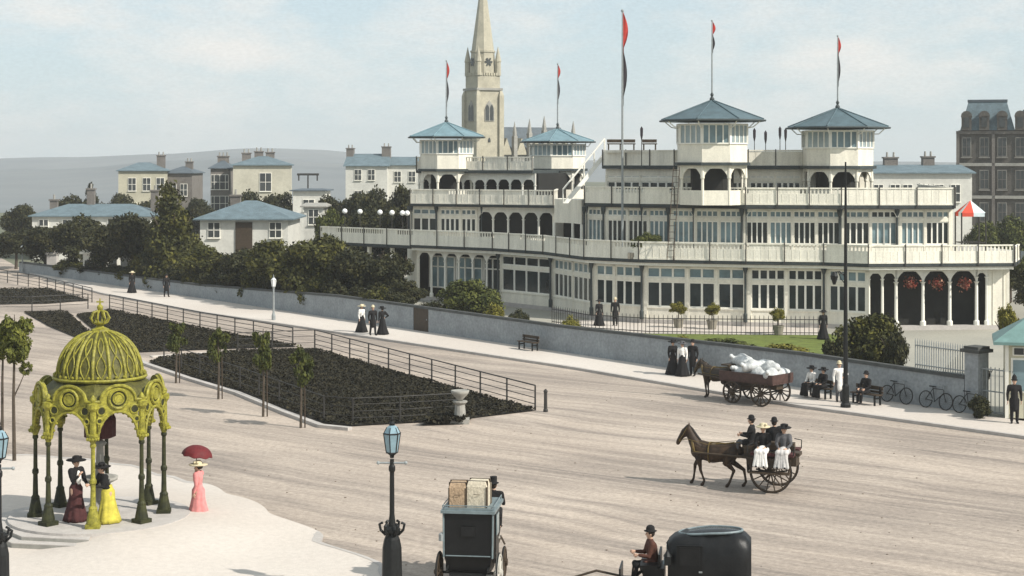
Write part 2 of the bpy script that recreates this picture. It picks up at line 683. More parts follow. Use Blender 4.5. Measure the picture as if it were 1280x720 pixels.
# ------------------------------------------------------------------ railings
def railing(pts, label, h=1.08, sp=2.6, nr=4, r=.03, group=None, endstay=False):
    cx, cy = pts[0]
    t = thing('railing', label, 'railing', (cx, cy, 0), 0, group)
    loc = [(p[0] - cx, p[1] - cy) for p in pts]
    me = MB().tube([(0, 0, 0), (0, 0, h * .97), (0, 0, h)], [.042, .036, .03], 7)
    proto = None
    for i in range(len(loc) - 1):
        d, l = unit(loc[i], loc[i + 1])
        k = max(1, round(l / sp))
        for q in range(k + (1 if i == len(loc) - 2 else 0)):
            p = (loc[i][0] + d[0] * l * q / k, loc[i][1] + d[1] * l * q / k, 0)
            if proto is None:
                proto = me.build('post', M['ironrail'], t)
                o = proto
            else:
                o = proto.copy()
                COL.objects.link(o)
            o.location = p
    for q in range(nr):
        z = h * (q + 1) / nr - (.02 if q == nr - 1 else 0)
        MB().tube([(p[0], p[1], z) for p in loc], r if q == nr - 1 else r * .62, 6).build('rail', M['ironrail'], t)
    return t


railing([at(669, 513), at(393.5, 436)], 'long four-rail iron railing along the big bed beside the road')
railing([at(366, 433), at(250, 411), at(137, 387)], 'iron railing along the second bed, beyond the cross path')
railing([at(115, 378), at(49, 361), at(-60, 341)], 'iron railing along the far bed near the road end')
railing([at(-60, 390), at(40, 390), at(110, 386)], 'iron railing crossing behind the golden dome finial', nr=3)
railing([at(393.5, 436), at(340, 438), at(297, 440)], 'short iron railing on the cross path between the beds', nr=3, r=.024)
railing([at(205, 455), at(300, 488), at(405, 528), at(441, 531)], 'thin iron railing on the kerb side of the big bed', nr=3, r=.02)
railing([at(441, 531), at(500, 528.5), at(572, 524)], 'thin iron railing across the near corner of the big bed', nr=4, r=.022)

# bollard
b = MB().lathe([(.10, 0), (.10, .1), (.075, .14), (.068, .8), (.09, .84), (.085, .9), (.02, .97)], n=12)
x, y = at(682, 515)
o = b.build('bollard', M['ironrail'], smooth=False)
o.location = (x, y, 0)
tag(o, 'single dark iron bollard just past the railing end', 'bollard')
# the pale ornament at the corner of the bed
x, y = at(575, 529)
t = thing('garden_urn', 'weathered grey stone urn on a pedestal at the bed corner', 'urn', (x, y, 0))
MB().box((0, 0, .1), (.75, .75, .2)).lathe([(.3, .2), (.24, .26), (.2, .75), (.3, .85), (.3, .9)], n=12).build('pedestal', M['stoned'], t)
MB().lathe([(.1, .9), (.14, .98), (.34, 1.2), (.38, 1.32), (.32, 1.33), (.06, 1.2)], n=14).build('bowl', M['stoned'], t, True)
P = [at(*p) for p in ((524, 533), (580, 531), (592, 523), (540, 526))]
sheet('flower_bed_soil', P, .05, M['soil'])
carpet('ground_cover', P, 700, .13, .3, M['leafbed'], 'small dark planted patch round the stone urn', 77)

# ------------------------------------------------------------------ the boundary wall
t = thing('boundary_wall', 'long grey rendered wall with dark coping beside the pavement', 'wall', (*WA, 0))
def wpt(s, off=0.0, z=0.0):
    return (WA[0] + wd[0] * s + wn[0] * off, WA[1] + wd[1] * s + wn[1] * off, z)
def ws(px):
    p = wl(px)
    return (p[0] - WA[0]) * wd[0] + (p[1] - WA[1]) * wd[1]
hts = [(0, .9), (ws(250), 1.05), (ws(420), 1.55), (ws(700), 1.45), (ws(1000), 1.62), (ws(1205), 1.5)]
def wh(s):
    for (a, ha), (b_, hb) in zip(hts, hts[1:]):
        if a <= s <= b_: return ha + (hb - ha) * (s - a) / (b_ - a)
    return hts[-1][1]
wb, cb = MB(), MB()
s0, s1 = ws(516.5), ws(535.5)
gate0, gate1 = ws(1205), ws(1225)
cuts = sorted(set([a for a, _ in hts] + [s0, s1]))
for a, b_ in zip(cuts, cuts[1:]):
    if abs(a - s0) < 1e-6: 
        wb.hexa([wpt(a, .1, 0), wpt(b_, .1, 0), wpt(b_, .35, 0), wpt(a, .35, 0), wpt(a, .1, wh(a)), wpt(b_, .1, wh(b_)), wpt(b_, .35, wh(b_)), wpt(a, .35, wh(a))])
    else:
        wb.hexa([wpt(a, 0, 0), wpt(b_, 0, 0), wpt(b_, .35, 0), wpt(a, .35, 0), wpt(a, 0, wh(a)), wpt(b_, 0, wh(b_)), wpt(b_, .35, wh(b_)), wpt(a, .35, wh(a))])
    cb.hexa([wpt(a, -.05, wh(a)), wpt(b_, -.05, wh(b_)), wpt(b_, .4, wh(b_)), wpt(a, .4, wh(a)),
             wpt(a, .02, wh(a) + .13), wpt(b_, .02, wh(b_) + .13), wpt(b_, .33, wh(b_) + .13), wpt(a, .33, wh(a) + .13)])
wb.build('wall_face', M['wallg'], t, world=True)
cb.build('coping', M['coping'], t, world=True)
d = MB()
d.hexa([wpt(s0 + .03, .02, .12), wpt(s1 - .03, .02, .12), wpt(s1 - .03, .09, .12), wpt(s0 + .03, .09, .12),
        wpt(s0 + .03, .02, 1.6), wpt(s1 - .03, .02, 1.6), wpt(s1 - .03, .09, 1.6), wpt(s0 + .03, .09, 1.6)])
dd = d.build('door', M['wood'], t, world=True)
MB().ball(wpt(s1 - .2, 0, .85), .04).build('door_knob', M['grey_iron'], dd, world=True)
# railings on the wall at the right, gate pier and gate
t = thing('wall_railing', 'pale vertical bar railing standing on the grey wall', 'fence', (*wl(1140), 1.6))
b = MB()
a0, a1 = ws(1141), ws(1203)
n = 22
for i in range(n):
    s = a0 + (a1 - a0) * i / (n - 1)
    p = wpt(s, .17)
    b.tube([(p[0], p[1], wh(s) + .1), (p[0], p[1], wh(s) + 1.3), (p[0], p[1], wh(s) + 1.42)], [.024, .024, .006], 5)
b.build('bars', M['grey_iron'], t, world=True)
for dz in (.3, 1.12):
    b = MB()
    b.tube([wpt(a0, .17, wh(a0) + dz), wpt(a1, .17, wh(a1) + dz)], .028, 6)
    b.build('rail', M['grey_iron'], t, world=True)
p = wl(1215)
t = thing('gate_pier', 'square grey gate pier with a flat dark cap by the kiosk', 'pier', (p[0] + wn[0] * .3, p[1] + wn[1] * .3, 0), math.atan2(wd[1], wd[0]))
MB().box((0, 0, .2), (.82, .82, .4)).box((0, 0, 1.5), (.68, .68, 2.3)).build('shaft', M['wallg'], t)
MB().box((0, 0, 2.7), (.95, .95, .14)).box((0, 0, 2.82), (.75, .75, .12)).build('cap', M['coping'], t)
p = wl(1243)
t = thing('garden_gate', 'pale barred iron gate between pier and kiosk', 'gate', (p[0] + wn[0] * .2, p[1] + wn[1] * .2, .1), math.atan2(wd[1], wd[0]))
b = MB()
for i in range(8):
    b.tube([(-.75 + i * .21, 0, .1), (-.75 + i * .21, 0, 2.0)], .02, 5)
b.build('bars', M['grey_iron'], t)
b = MB()
for z in (.15, 1.0, 1.9):
    b.box((0, 0, z), (1.6, .04, .05))
b.build('frame', M['grey_iron'], t)
# bench on the pavement
def bench(px, py, rz, label):
    x, y = at(px, py, .12)
    t = thing('park_bench', label, 'bench', (x, y, .12), rz)
    MB().box((0, 0, .45), (1.5, .42, .05)).build('seat', M['wood'], t)
    MB().box((0, .2, .72), (1.5, .04, .16)).box((0, .2, .55), (1.5, .04, .1)).build('backrest', M['wood'], t)
    for s in (-.6, .6):
        MB().box((s, -.16, .21), (.07, .06, .42)).box((s, .19, .4), (.07, .06, .8)).box((s, 0, .3), (.06, .4, .06)).build('leg', M['iron'], t)
    return t
WRZ = math.atan2(wd[1], wd[0])
bench(660, 437.5, WRZ, 'small dark wooden bench against the grey wall')

# loose stones and droppings scattered over the carriageway
rng = random.Random(5)
b = MB()
road_poly = [at(*p) for p in ((480, 715), (330, 640), (240, 600), (450, 545), (700, 520), (690, 480), (1000, 512), (1290, 552), (1290, 730))]
k = 0
while k < 170:
    p = (rng.uniform(-20, 22), rng.uniform(42, 85))
    if not inside(p, road_poly): continue
    k += 1
    r = rng.uniform(.012, .032)
    b.ball((p[0], p[1], r * .4), r, 6, 4, (rng.uniform(.8, 1.5), 1, .7))
b.build('loose_stones', mat('road_stones', (.16, .13, .10), .95, .5, 30), kind='stuff', label='loose stones and dirt scattered on the sandy road', cat='stones')
# ------------------------------------------------------------------ the pavilion
def P2(px, d):
    return (gx(px, d), d)


PAV = thing('pavilion', 'large cream two-storey seaside pavilion with balconies and blue roofed turrets', 'pavilion', (10, 112, 0))
def pb(mb, name, m, parent=None, **kw):
    return mb.build(name, m, parent or PAV, world=True, **kw)


def win_bay(P, d, u0, u1, z0, z1, panes, zt=None, v=0.0, pale=.25, small=0, fr=.13, gl=None):
    """one window part: glass set back, with a frame of mullions and a transom as its sub-part"""
    g = MB()
    g.obox(P, d, u0, u1, v + .10, v + .16, z0, z1)
    pal = random.random() < pale
    w = pb(g, 'window', gl or (M['glassb'] if pal else M['glass']))
    f = MB()
    n = panes
    for i in range(n + 1):
        u = u0 + (u1 - u0) * i / n
        f.obox(P, d, u - fr / 2, u + fr / 2, v + .03, v + .12, z0, z1)
    for z in [z0 + .03, z1 - .03] + ([zt] if zt else []):
        f.obox(P, d, u0 + fr / 2 + .001, u1 - fr / 2 - .001, v + .035, v + .115, z - .05, z + .05)
    if zt and small:
        # small panes above the transom
        for i in range(panes * small):
            if i % small == 0: continue
            u = u0 + (u1 - u0) * i / (panes * small)
            f.obox(P, d, u - .02, u + .02, v + .045, v + .11, zt, z1)
    pb(f, 'frame', M['white'], w)
    return w


def arch_screen(mb, P, d, u0, u1, zs, z1, v0, v1, n=12, foil=True):
    """a panel between zs (springing) and z1 cut by an arch"""
    w = u1 - u0
    r = w / 2
    pts = []
    for i in range(n + 1):
        a = PI * i / n
        u = u0 + r - r * math.cos(a)
        z = zs + min(r, z1 - zs - .12) * math.sin(a)
        if foil: z -= .10 * r * abs(math.sin(a * 3)) * math.sin(a)
        pts.append((u, z))
    for (ua, za), (ub, zb) in zip(pts, pts[1:]):
        nrm = (-d[1], d[0])
        q = []
        for v in (v0, v1):
            for u, z in ((ua, za), (ub, zb), (ub, z1), (ua, z1)):
                q.append((P[0] + d[0] * u + nrm[0] * v, P[1] + d[1] * u + nrm[1] * v, z))
        mb.hexa(q)


def balustrade(A, B, z, h=1.15, sp=.24, slot=True, standards=True, skip_first=False):
    d, l = unit(A, B)
    b = MB()
    b.obox(A, d, 0, l, 0, .07, z, z + h * (.66 if slot else .9))
    b.obox(A, d, -.02, l + .02, -.04, .11, z + h - .09, z + h)
    if slot:
        n = max(2, int(l / sp))
        for i in range(n + 1):
            u = l * i / n
            b.obox(A, d, max(0, u - .05), min(l, u + .05), .005, .065, z + h * .66, z + h - .09)
        # plain lengths between the pierced ones
        k = max(1, int(l / 3.2))
        for i in range(k):
            if i % 2 == 0: b.obox(A, d, l * i / k + .3, l * (i + .55) / k, .012, .058, z + h * .66, z + h - .09)
    nb = max(2, int(l / .46))
    for i in range(nb + 1):
        u = l * i / nb
        b.obox(A, d, max(0, u - .025), min(l, u + .025), -.012, -.001, z + .12, z + h * (.66 if slot else .9) - .02)
    b.obox(A, d, 0, l, -.03, -.002, z, z + .11)
    o = pb(b, 'balustrade', M['panel'])
    if standards:
        s = MB()
        s.obox(A, d, 0, l, -.095, -.05, z - .21, z - .17)
        n = max(1, round(l / 2.3))
        for i in range(n + 1):
            if i == 0 and skip_first: continue
            u = l * i / n
            s.obox(A, d, u - .03, u + .03, -.09, -.045, z - .2, z + h + .05)
        pb(s, 'standards', M['ironrail'], o)

    return o


def slab(pts, z0, z1, m, name):
    return pb(MB().prism(pts, z0, z1), name, m)


# ---- plan of the first-floor balcony edge (surveyed), left to right
B1 = [(-7.65, 126.8), (-1.4, 122.0), (2.2, 117.5), (4.8, 111.2), (8.2, 108.4), (14.8, 106.2), (19.5, 105.2), (22.0, 103.6), (31.2, 104.4)]
G = offset_line(B1, .75)
ZB = 4.2      # balcony floor
ZR = 7.7      # upper terrace, right block
ZL = 7.25     # upper terrace, left block
back = [(36, 118), (30, 150), (4, 160), (-9, 140)]
slab(B1 + [(32.6, 108)] + back, ZB - .22, ZB - .004, M['fascia'], 'balcony_floor')
slab(offset_line(B1, .12) + [(32.4, 108)] + [(p[0] - .5, p[1]) for p in back], ZB - .002, ZB + .03, M['deck'], 'balcony_deck')
# white fascia under the balcony
b = MB()
strip(b, offset_line(B1, .1), .15, ZB - .40, ZB - .222)
pb(b, 'fascia', M['white'])
# dark core behind all glazing and arcades of the ground floor
core = offset_line(G, 1.6)
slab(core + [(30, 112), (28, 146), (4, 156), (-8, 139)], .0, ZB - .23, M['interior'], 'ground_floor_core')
# end walls
for A, B_ in ((G[-1], (31.6, 112)), ((-8.6, 138), G[0])):
    d, l = unit(A, B_)
    pb(MB().obox(A, d, 0, l, 0, .2, 0, ZB - .23), 'side_wall', M['cream'])
# plinth
b = MB()
strip(b, offset_line(G, -.06), .5, 0, .28)
pb(b, 'plinth', M['stonep'])
wallm = MB()
# left arcade: G0-G1
def arcade(A, B_, n, z0, z1, name='arcade', colr=.09, zs=None, m=None, v=.12, sill=.0):
    d, l = unit(A, B_)
    b = MB()
    for i in range(n + 1):
        u = l * i / n
        nrm = (-d[1], d[0])
        c = (A[0] + d[0] * u + nrm[0] * v, A[1] + d[1] * u + nrm[1] * v, 0)
        b.lathe([(colr * 1.7, z0), (colr * 1.7, z0 + .25), (colr, z0 + .32), (colr * .9, (zs or z1 - 1) - .12), (colr * 1.6, (zs or z1 - 1))], c, 8)
    zz = zs or z1 - 1
    for i in range(n):
        arch_screen(b, A, d, l * i / n + .06, l * (i + 1) / n - .06, zz, z1, v - .05, v + .05)
        b.obox(A, d, l * i / n - .06, l * i / n + .06, v - .055, v + .055, zz, z1)
    b.obox(A, d, l - .06, l + .06, v - .055, v + .055, zz, z1)
    o = pb(b, name, m or M['white'])
    return o


arcade(G[0], G[1], 6, .28, 3.86, zs=3.05)
d, l = unit(G[0], G[1])
for i in range(3):
    win_bay(G[0], d, l * i / 3 + .1, l * (i + 1) / 3 - .1, .9, 3.3, 3, 2.5, v=1.3, pale=.5)
# glazed facades with a sill panel, a transom and dark posts at the angles
def glazed(A, B_, groups, z0, zs, zt, zh, z1, v=0.0, fr=.13, low=.12, pier=.22, small=0, pale=.25, post=True):
    d, l = unit(A, B_)
    tot = sum(groups)
    pw_ = (l - pier * (len(groups) + 1)) / tot
    b = wallm
    b.obox(A, d, 0, l, v, v + .2, z0, zs)
    b.obox(A, d, 0, l, v, v + .2, zh, z1)
    # sunk panels in the apron
    u = 0
    for i, g in enumerate(groups):
        b.obox(A, d, u, u + pier, v - .04, v + .18, zs, zh)
        b.obox(A, d, u, u + pier, v - .042, v, z0, zs)
        b.obox(A, d, u + pier, u + pier + g * pw_, v - .05, v, zs - .10, zs)
        u0, u1 = u + pier, u + pier + g * pw_
        # lower lights and upper lights
        win_bay(A, d, u0, u1, zs, zt - .12, g, None, v, pale=pale * low, fr=fr)
        win_bay(A, d, u0, u1, zt + .12, zh, g if not small else g * small, None, v, pale=.25 + pale, fr=fr)
        b.obox(A, d, u0, u1, v - .02, v + .17, zt - .12, zt + .12)
        u = u1
    b.obox(A, d, u, u + pier, v - .04, v + .18, zs, zh)
    b.obox(A, d, u, u + pier, v - .042, v, z0, zs)
    if post:
        pb(MB().lathe([(.13, z0), (.13, z0 + .5), (.08, z0 + .6), (.07, z1 - .5), (.16, z1 - .2), (.16, z1)], (A[0] - wn[0] * .2, A[1] - wn[1] * .2, 0), 10), 'post', M['fascia'])


ZZ = (.28, 1.10, 2.86, 3.66, 3.86)
glazed(G[1], G[2], [4], *ZZ)
glazed(G[2], G[3], [4, 4], *ZZ)
glazed(G[3], G[4], [2, 3], *ZZ)
glazed(G[4], G[5], [3, 2, 2], *ZZ, pale=.9)
glazed(G[5], G[6], [4, 4], *ZZ)
glazed(G[6], G[7], [4], *ZZ, pale=.9)
# right end: arcade of tall cusped arches, then solid panels
A, B_ = G[7], G[8]
d, l = unit(A, B_)
ua = [0, .9, 1.75]
u_big = [1.75 + (6.9 - 1.75) * i / 3 for i in range(4)]
def at_u(A, d, u):
    return (A[0] + d[0] * u, A[1] + d[1] * u)
arcade(A, at_u(A, d, 1.75), 2, .28, 3.86, zs=3.2)
arcade(at_u(A, d, 1.75), at_u(A, d, 6.9), 3, .28, 3.86, zs=3.0, colr=.11)
arcade(at_u(A, d, 6.9), at_u(A, d, 7.55), 1, .28, 3.86, zs=3.3)
pb(MB().obox(A, d, 7.62, l, .05, .25, .28, 3.86).obox(A, d, 7.9, 7.98, .0, .05, .3, 3.6).obox(A, d, 8.6, 8.68, .0, .05, .3, 3.6), 'end_panel', M['cream'])
pb(wallm, 'ground_floor_wall', M['cream'])
wallm = MB()
# hanging baskets in the three arches
for i in range(3):
    u = (u_big[i] + u_big[i + 1]) / 2
    p = at_u(A, d, u)
    o = thing('hanging_basket', ['red and white flower basket hanging in the left of the three big arches', 'red and white flower basket hanging in the middle big arch',
              'red and white flower basket hanging in the right big arch beside the panels'][i], 'flower basket', (p[0], p[1] - .1, 2.95), 0, 'baskets in the arches')
    rng = random.Random(i)
    b = MB()
    for k in range(150):
        c = Vector((rng.gauss(0, .17), rng.gauss(0, .17), rng.gauss(-.05, .18)))
        a_ = Vector((rng.gauss(0, 1), rng.gauss(0, 1), rng.gauss(0, 1))).normalized() * .09
        q = a_.cross(Vector((rng.gauss(0, 1), rng.gauss(0, 1), rng.gauss(0, 1)))).normalized() * .08
        b.poly([c - a_, c - q, c + a_, c + q])
    b.build('flowers', M['flower'], o, fix=False)
    MB().tube([(0, 0, 0), (0, 0, .45)], .012, 5).build('chain', M['iron'], o)
# ---- balustrade of the balcony
for i in range(len(B1) - 1):
    balustrade(B1[i], B1[i + 1], ZB, 1.15, skip_first=i > 0)
balustrade(B1[-1], (32.6, 108), ZB, 1.0, slot=False)
# raised pylon panels on the balustrade at the right end
d, l = unit(B1[-2], B1[-1])
# the walkway running out to the left over the trees
Wk = [(-15.2, 133.2), B1[0]]
d, l = unit(*Wk)
pb(MB().obox(Wk[0], d, 0, l, 0, 4, ZB - .3, ZB - .01), 'walkway_floor', M['fascia'])
balustrade(Wk[0], Wk[1], ZB - .05, 1.2)
for i in range(4):
    pb(MB().obox(Wk[0], d, l * i / 4, l * i / 4 + .25, .3, .55, 0, ZB - .302), 'walkway_post', M['cream'])

# ---- first floor
FL = [P2(514, 129.8), P2(548, 128.6), P2(597, 127.4), P2(692, 124.8)]
FR = [P2(733, 114.2), P2(757, 112.6), P2(838, 110.6), P2(930, 108.9), P2(1052, 108.0), P2(1124, 108.0), P2(1189, 108.2)]
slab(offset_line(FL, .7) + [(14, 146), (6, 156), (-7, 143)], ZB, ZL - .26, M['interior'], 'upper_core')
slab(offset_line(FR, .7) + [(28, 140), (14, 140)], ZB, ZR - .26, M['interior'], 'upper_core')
Z1 = (ZB, ZB + .95, ZB + 2.55, ZB + 3.12, ZR - .25)
for i in range(len(FR) - 1):
    l = unit(FR[i], FR[i + 1])[1]
    n = max(1, round(l / 1.75))
    glazed(FR[i], FR[i + 1], [4] * n, *Z1, fr=.085, low=.75, pier=.16, small=1, pale=.6)
ZL1 = (ZB, ZB + .95, ZB + 2.1, ZB + 2.65, ZL - .2)
glazed(FL[0], FL[1], [3], *ZL1, pier=.16, pale=.8)
glazed(FL[1], FL[2], [4, 3], *ZL1, pier=.16, pale=.8)
arcade(FL[2], FL[3], 5, ZB, ZL - .2, zs=ZL - 1.1)
d, l = unit(FL[2], FL[3])
wallm.obox(FL[2], d, 0, l, .02, .2, ZB, ZB + .6)
for P_, q, z1 in ((FR[0], (gx(733, 114.2) + 5, 124), ZR - .25), (FR[-1], (27.9, 124), ZR - .25), (FL[3], (6.5, 132), ZL - .2), (FL[0], (-7.5, 142), ZL - .2)):
    d, l = unit(P_, q)
    wallm.obox(P_, d, 0, l, -.1, .1, ZB, z1)
# dark recess and stair house between the blocks
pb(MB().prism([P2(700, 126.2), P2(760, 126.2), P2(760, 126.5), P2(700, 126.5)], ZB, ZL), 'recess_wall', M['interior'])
pb(wallm, 'first_floor_wall', M['cream'])
wallm = MB()
# stair house: white mass with a lean-to top between the two blocks
sp = [P2(693, 121), P2(716, 119.5), P2(727, 117.5), P2(731, 121), P2(700, 123.5)]
pb(MB().prism(sp, ZB + 1.9, ZR + .1), 'stair_house', M['cream'])
b = MB()
for p in sp[:4]:
    b.lathe([(.12, ZB), (.1, ZB + 1.9)], (p[0], p[1], 0), 8)
pb(b, 'stair_posts', M['white'])
# ---- upper terraces
TL = [P2(513, 129.0), P2(600, 126.6), P2(692, 124.0)]
TR = [P2(731, 113.4), P2(800, 110.8), P2(932, 108.2), P2(1052, 107.2), P2(1193, 107.4)]
slab(TL + [(10, 132), (9, 150), (-8, 143)], ZL - .2, ZL, M['fascia'], 'terrace_floor')
slab(TR + [(30, 124), (26, 142), (10, 128)], ZR - .25, ZR, M['fascia'], 'terrace_floor')
for T, z in ((TL, ZL), (TR, ZR)):
    for i in range(len(T) - 1):
        balustrade(T[i], T[i + 1], z + .01, 1.12, slot=not (T is TR and i == 3), skip_first=i > 0)
balustrade(TR[-1], (30, 124), ZR + .01, 1.12, slot=False)
balustrade((3.5, 131), TL[-1], ZL + .01, 1.1, standards=False)

# slender verandah columns from balcony to terrace edge and from terrace to roof edge
def verandah(T, z0, z1, sp, off=.25):
    T = offset_line(T, off)
    b = MB()
    for A_, B_ in zip(T, T[1:]):
        d_, l_ = unit(A_, B_)
        n = max(1, round(l_ / sp))
        for i in range(n):
            u = l_ * i / n
            b = MB()
            b.lathe([(.07, z0 + .03), (.07, z0 + .2), (.04, z0 + .25), (.035, z1 - .5), (.09, z1 - .06), (.09, z1)], (A_[0] + d_[0] * u, A_[1] + d_[1] * u, 0), 8)
            c_ = pb(b, 'verandah_column', M['fascia'])
            q = MB()
            for s in (-1, 1):
                if (i == 0 and s < 0): continue
                x0, y0 = A_[0] + d_[0] * u, A_[1] + d_[1] * u
                q.tube([(x0, y0, z1 - .55), (x0 + d_[0] * s * .2, y0 + d_[1] * s * .2, z1 - .2), (x0 + d_[0] * s * .5, y0 + d_[1] * s * .5, z1 - .05)], .022, 5)
            pb(q, 'bracket', M['white'], c_)
verandah(TR, ZB, ZR - .25, 4.2)
verandah(TL, ZB, ZL - .2, 4.2)
# ---- second floor
SR = [P2(757, 117), P2(845, 113.2), P2(935, 112.8), P2(1003, 112.6), P2(1090, 113.2)]
SL = [P2(523, 134), P2(606, 131.6), P2(668, 129.6)]
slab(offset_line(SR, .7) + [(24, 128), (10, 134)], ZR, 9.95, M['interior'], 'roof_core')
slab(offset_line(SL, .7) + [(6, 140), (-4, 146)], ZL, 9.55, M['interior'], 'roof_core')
for i, z in ((0, 1), (1, 1), (2, 1)):
    l = unit(SR[i], SR[i + 1])[1]
    glazed(SR[i], SR[i + 1], [4] * max(1, round(l / 2.4)), ZR, ZR + .8, ZR + 1.55, ZR + 1.85, 9.98, pier=.14, pale=.7, post=False)
d, l = unit(SR[3], SR[4])
wallm.obox(SR[3], d, 0, l, 0, .2, ZR, 9.98)
pb(wallm, 'second_floor_wall', M['cream'])
wallm = MB()
arcade(SL[0], SL[1], 6, ZL, 9.55, zs=ZL + 1.4)
d, l = unit(SL[0], SL[2])
wallm.obox(SL[0], d, 0, l, .25, .4, ZL, ZL + .9)
arcade(SL[1], SL[2], 4, ZL, 9.55, zs=ZL + 1.4)
slab(offset_line(SL, -.4) + [(6, 142), (-5, 147)], 9.56, 9.8, M['fascia'], 'roof_edge')
slab(offset_line(SR, -.4) + [(26, 128), (10, 136)], 9.99, 10.22, M['fascia'], 'roof_edge')
for T, z in ((offset_line(SL, -.3), 9.81), (offset_line(SR[:4], -.3), 10.23)):
    for i in range(len(T) - 1):
        balustrade(T[i], T[i + 1], z, 1.05, standards=True, skip_first=i > 0, slot=z < 10)
pb(wallm, 'second_floor_wall', M['cream'])


# ---- turrets
def turret(px, d, z0, zb, zp, zw, ze, zpk, rb, re, arches=True, m=None, ph=0.0):
    c = (gx(px, d), d)
    n = 8
    ang = [2 * PI * (i + .5) / n + ph for i in range(n)]
    def ring_(r):
        return [(c[0] + r * math.cos(a), c[1] + r * math.sin(a)) for a in ang]
    body = ring_(rb)
    b = MB()
    inner = MB()
    # panel storey under the windows
    b.prism(body, zb + .2, zp)
    t = pb(b, 'turret', M['cream'])
    ORG[t.name] = ORG[PAV.name].copy()
    pb(MB().prism(ring_(rb + .22), zb, zb + .2), 'string_course', M['fascia'], t)
    if arches:
        a_ = MB()
        low = ring_(rb - .12)
        for i in range(n):
            A_, B_ = low[i], low[(i + 1) % n]
            mid = ((A_[0] + B_[0]) / 2 - c[0], (A_[1] + B_[1]) / 2 - c[1])
            d_, l = unit(A_, B_)
            # outward faces only need the screen on the outer line
            a_.obox(A_, d_, 0, l, -.06, .06, z0, z0 + .95)
            a_.lathe([(.1, z0), (.09, zb - .9), (.14, zb - .8), (.1, zb)], (A_[0], A_[1], 0), 8)
            arch_screen(a_, A_, d_, .1, l - .1, zb - .85, zb, -.05, .05)
        pb(a_, 'arcade_storey', M['cream'], t)
        inner.prism(ring_(rb - .9), z0, zb)
        pb(inner, 'shaft', M['interior'], t)
    # windows, each face one part with posts
    for i in range(n):
        A_, B_ = body[i], body[(i + 1) % n]
        d_, l = unit(A_, B_)
        g = MB()
        g.obox(A_, d_, .08, l - .08, -.02, .02, zp + .05, zw)
        pb(g, 'window', M['glassb'] if i % 2 else M['turretglass'], t)
    f = MB()
    for i in range(n):
        A_, B_ = body[i], body[(i + 1) % n]
        d_, l = unit(A_, B_)
        for k in range(4):
            w = .1 if k == 0 else .045
            u = l * k / 4
            f.obox(A_, d_, u - w, u + w, -.06, .06, zp, zw)
        f.obox(A_, d_, .1, l - .1, -.07, .07, zp, zp + .09)
        f.obox(A_, d_, .1, l - .1, -.07, .07, zw - .12, zw + .001)
    pb(f, 'frame', M['white'], t)
    # wide eaves roof, hipped in eight
    rf = MB()
    e0, e1 = ring_(re), ring_(re - .05)
    k = len(rf.v)
    rf.v += [(p[0], p[1], ze) for p in e0] + [(p[0], p[1], ze + .14) for p in e1] + [(c[0], c[1], zpk)]
    for i in range(n):
        j = (i + 1) % n
        rf.f.append((k + i, k + j, k + n + j, k + n + i))
        rf.f.append((k + n + i, k + n + j, k + 2 * n))
    rf.f.append(tuple(range(k + n - 1, k - 1, -1)))
    roof = pb(rf, 'roof', m or M['zinc'], t)
    rb_ = MB()
    for p in e1:
        rb_.tube([(p[0], p[1], ze + .15), (c[0], c[1], zpk + .02)], .05, 5)
    pb(rb_, 'ridge', m or M['zinc'], roof)
    gt = MB()
    gt.tube([(p[0], p[1], ze + .05) for p in ring_(re + .04)], .07, 6, closed=True)
    pb(gt, 'gutter', M['fascia'], roof)
    for p, q in zip(body, ring_(re - .3)):
        br = MB().tube([(p[0], p[1], zp + .3 + .5 * (ze - zp)), ((p[0] + q[0]) / 2, (p[1] + q[1]) / 2, ze - .35), (q[0], q[1], ze)], .035, 5)
        pb(br, 'bracket', M['white'], t)
    MBf = MB().lathe([(.14, 0), (.16, .15), (.07, .3), (.12, .42), (.03, .6)], (c[0], c[1], zpk - .06), 8)
    pb(MBf, 'finial', M['fascia'], roof)
    return (c[0], c[1], zpk)


M['turretglass'] = mat('turret_glass', (.30, .36, .37), .15, .3, .5, spec=.5)
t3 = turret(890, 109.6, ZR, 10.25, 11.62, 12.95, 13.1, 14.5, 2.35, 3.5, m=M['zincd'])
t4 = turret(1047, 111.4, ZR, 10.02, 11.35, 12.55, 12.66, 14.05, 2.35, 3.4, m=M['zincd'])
t1 = turret(558, 133.2, ZL, 9.7, 11.05, 12.2, 12.34, 13.6, 2.2, 3.15, ph=.1)
t2 = turret(697, 138.0, ZL, 9.7, 10.9, 11.9, 12.02, 13.16, 2.3, 3.1, ph=.15)

# stair from the left terrace up to the roof walk
b = MB()
sA, sB = (gx(704, 116.5), 116.5, 7.6), (gx(756, 117.5), 117.5, 11.15)
for off in (0, .9):
    b.hexa([(sA[0], sA[1] + off, sA[2]), (sA[0] + .35, sA[1] + off, sA[2]), (sB[0] + .35, sB[1] + off, sB[2]), (sB[0], sB[1] + off, sB[2]),
            (sA[0], sA[1] + off + .05, sA[2]), (sA[0] + .35, sA[1] + off + .05, sA[2]), (sB[0] + .35, sB[1] + off + .05, sB[2]), (sB[0], sB[1] + off + .05, sB[2])])
    b.tube([(sA[0], sA[1] + off, sA[2] + .95), (sB[0], sB[1] + off, sB[2] + .95)], .045, 6)
    for i in range(5):
        q = [sA[j] + (sB[j] - sA[j]) * i / 4 for j in range(3)]
        b.tube([(q[0], q[1] + off, q[2]), (q[0], q[1] + off, q[2] + .95)], .035, 6)
for i in range(18):
    q = [sA[j] + (sB[j] - sA[j]) * (i + .5) / 18 for j in range(3)]
    b.box((q[0] + .15, q[1] + .47, q[2]), (.28, .84, .04))
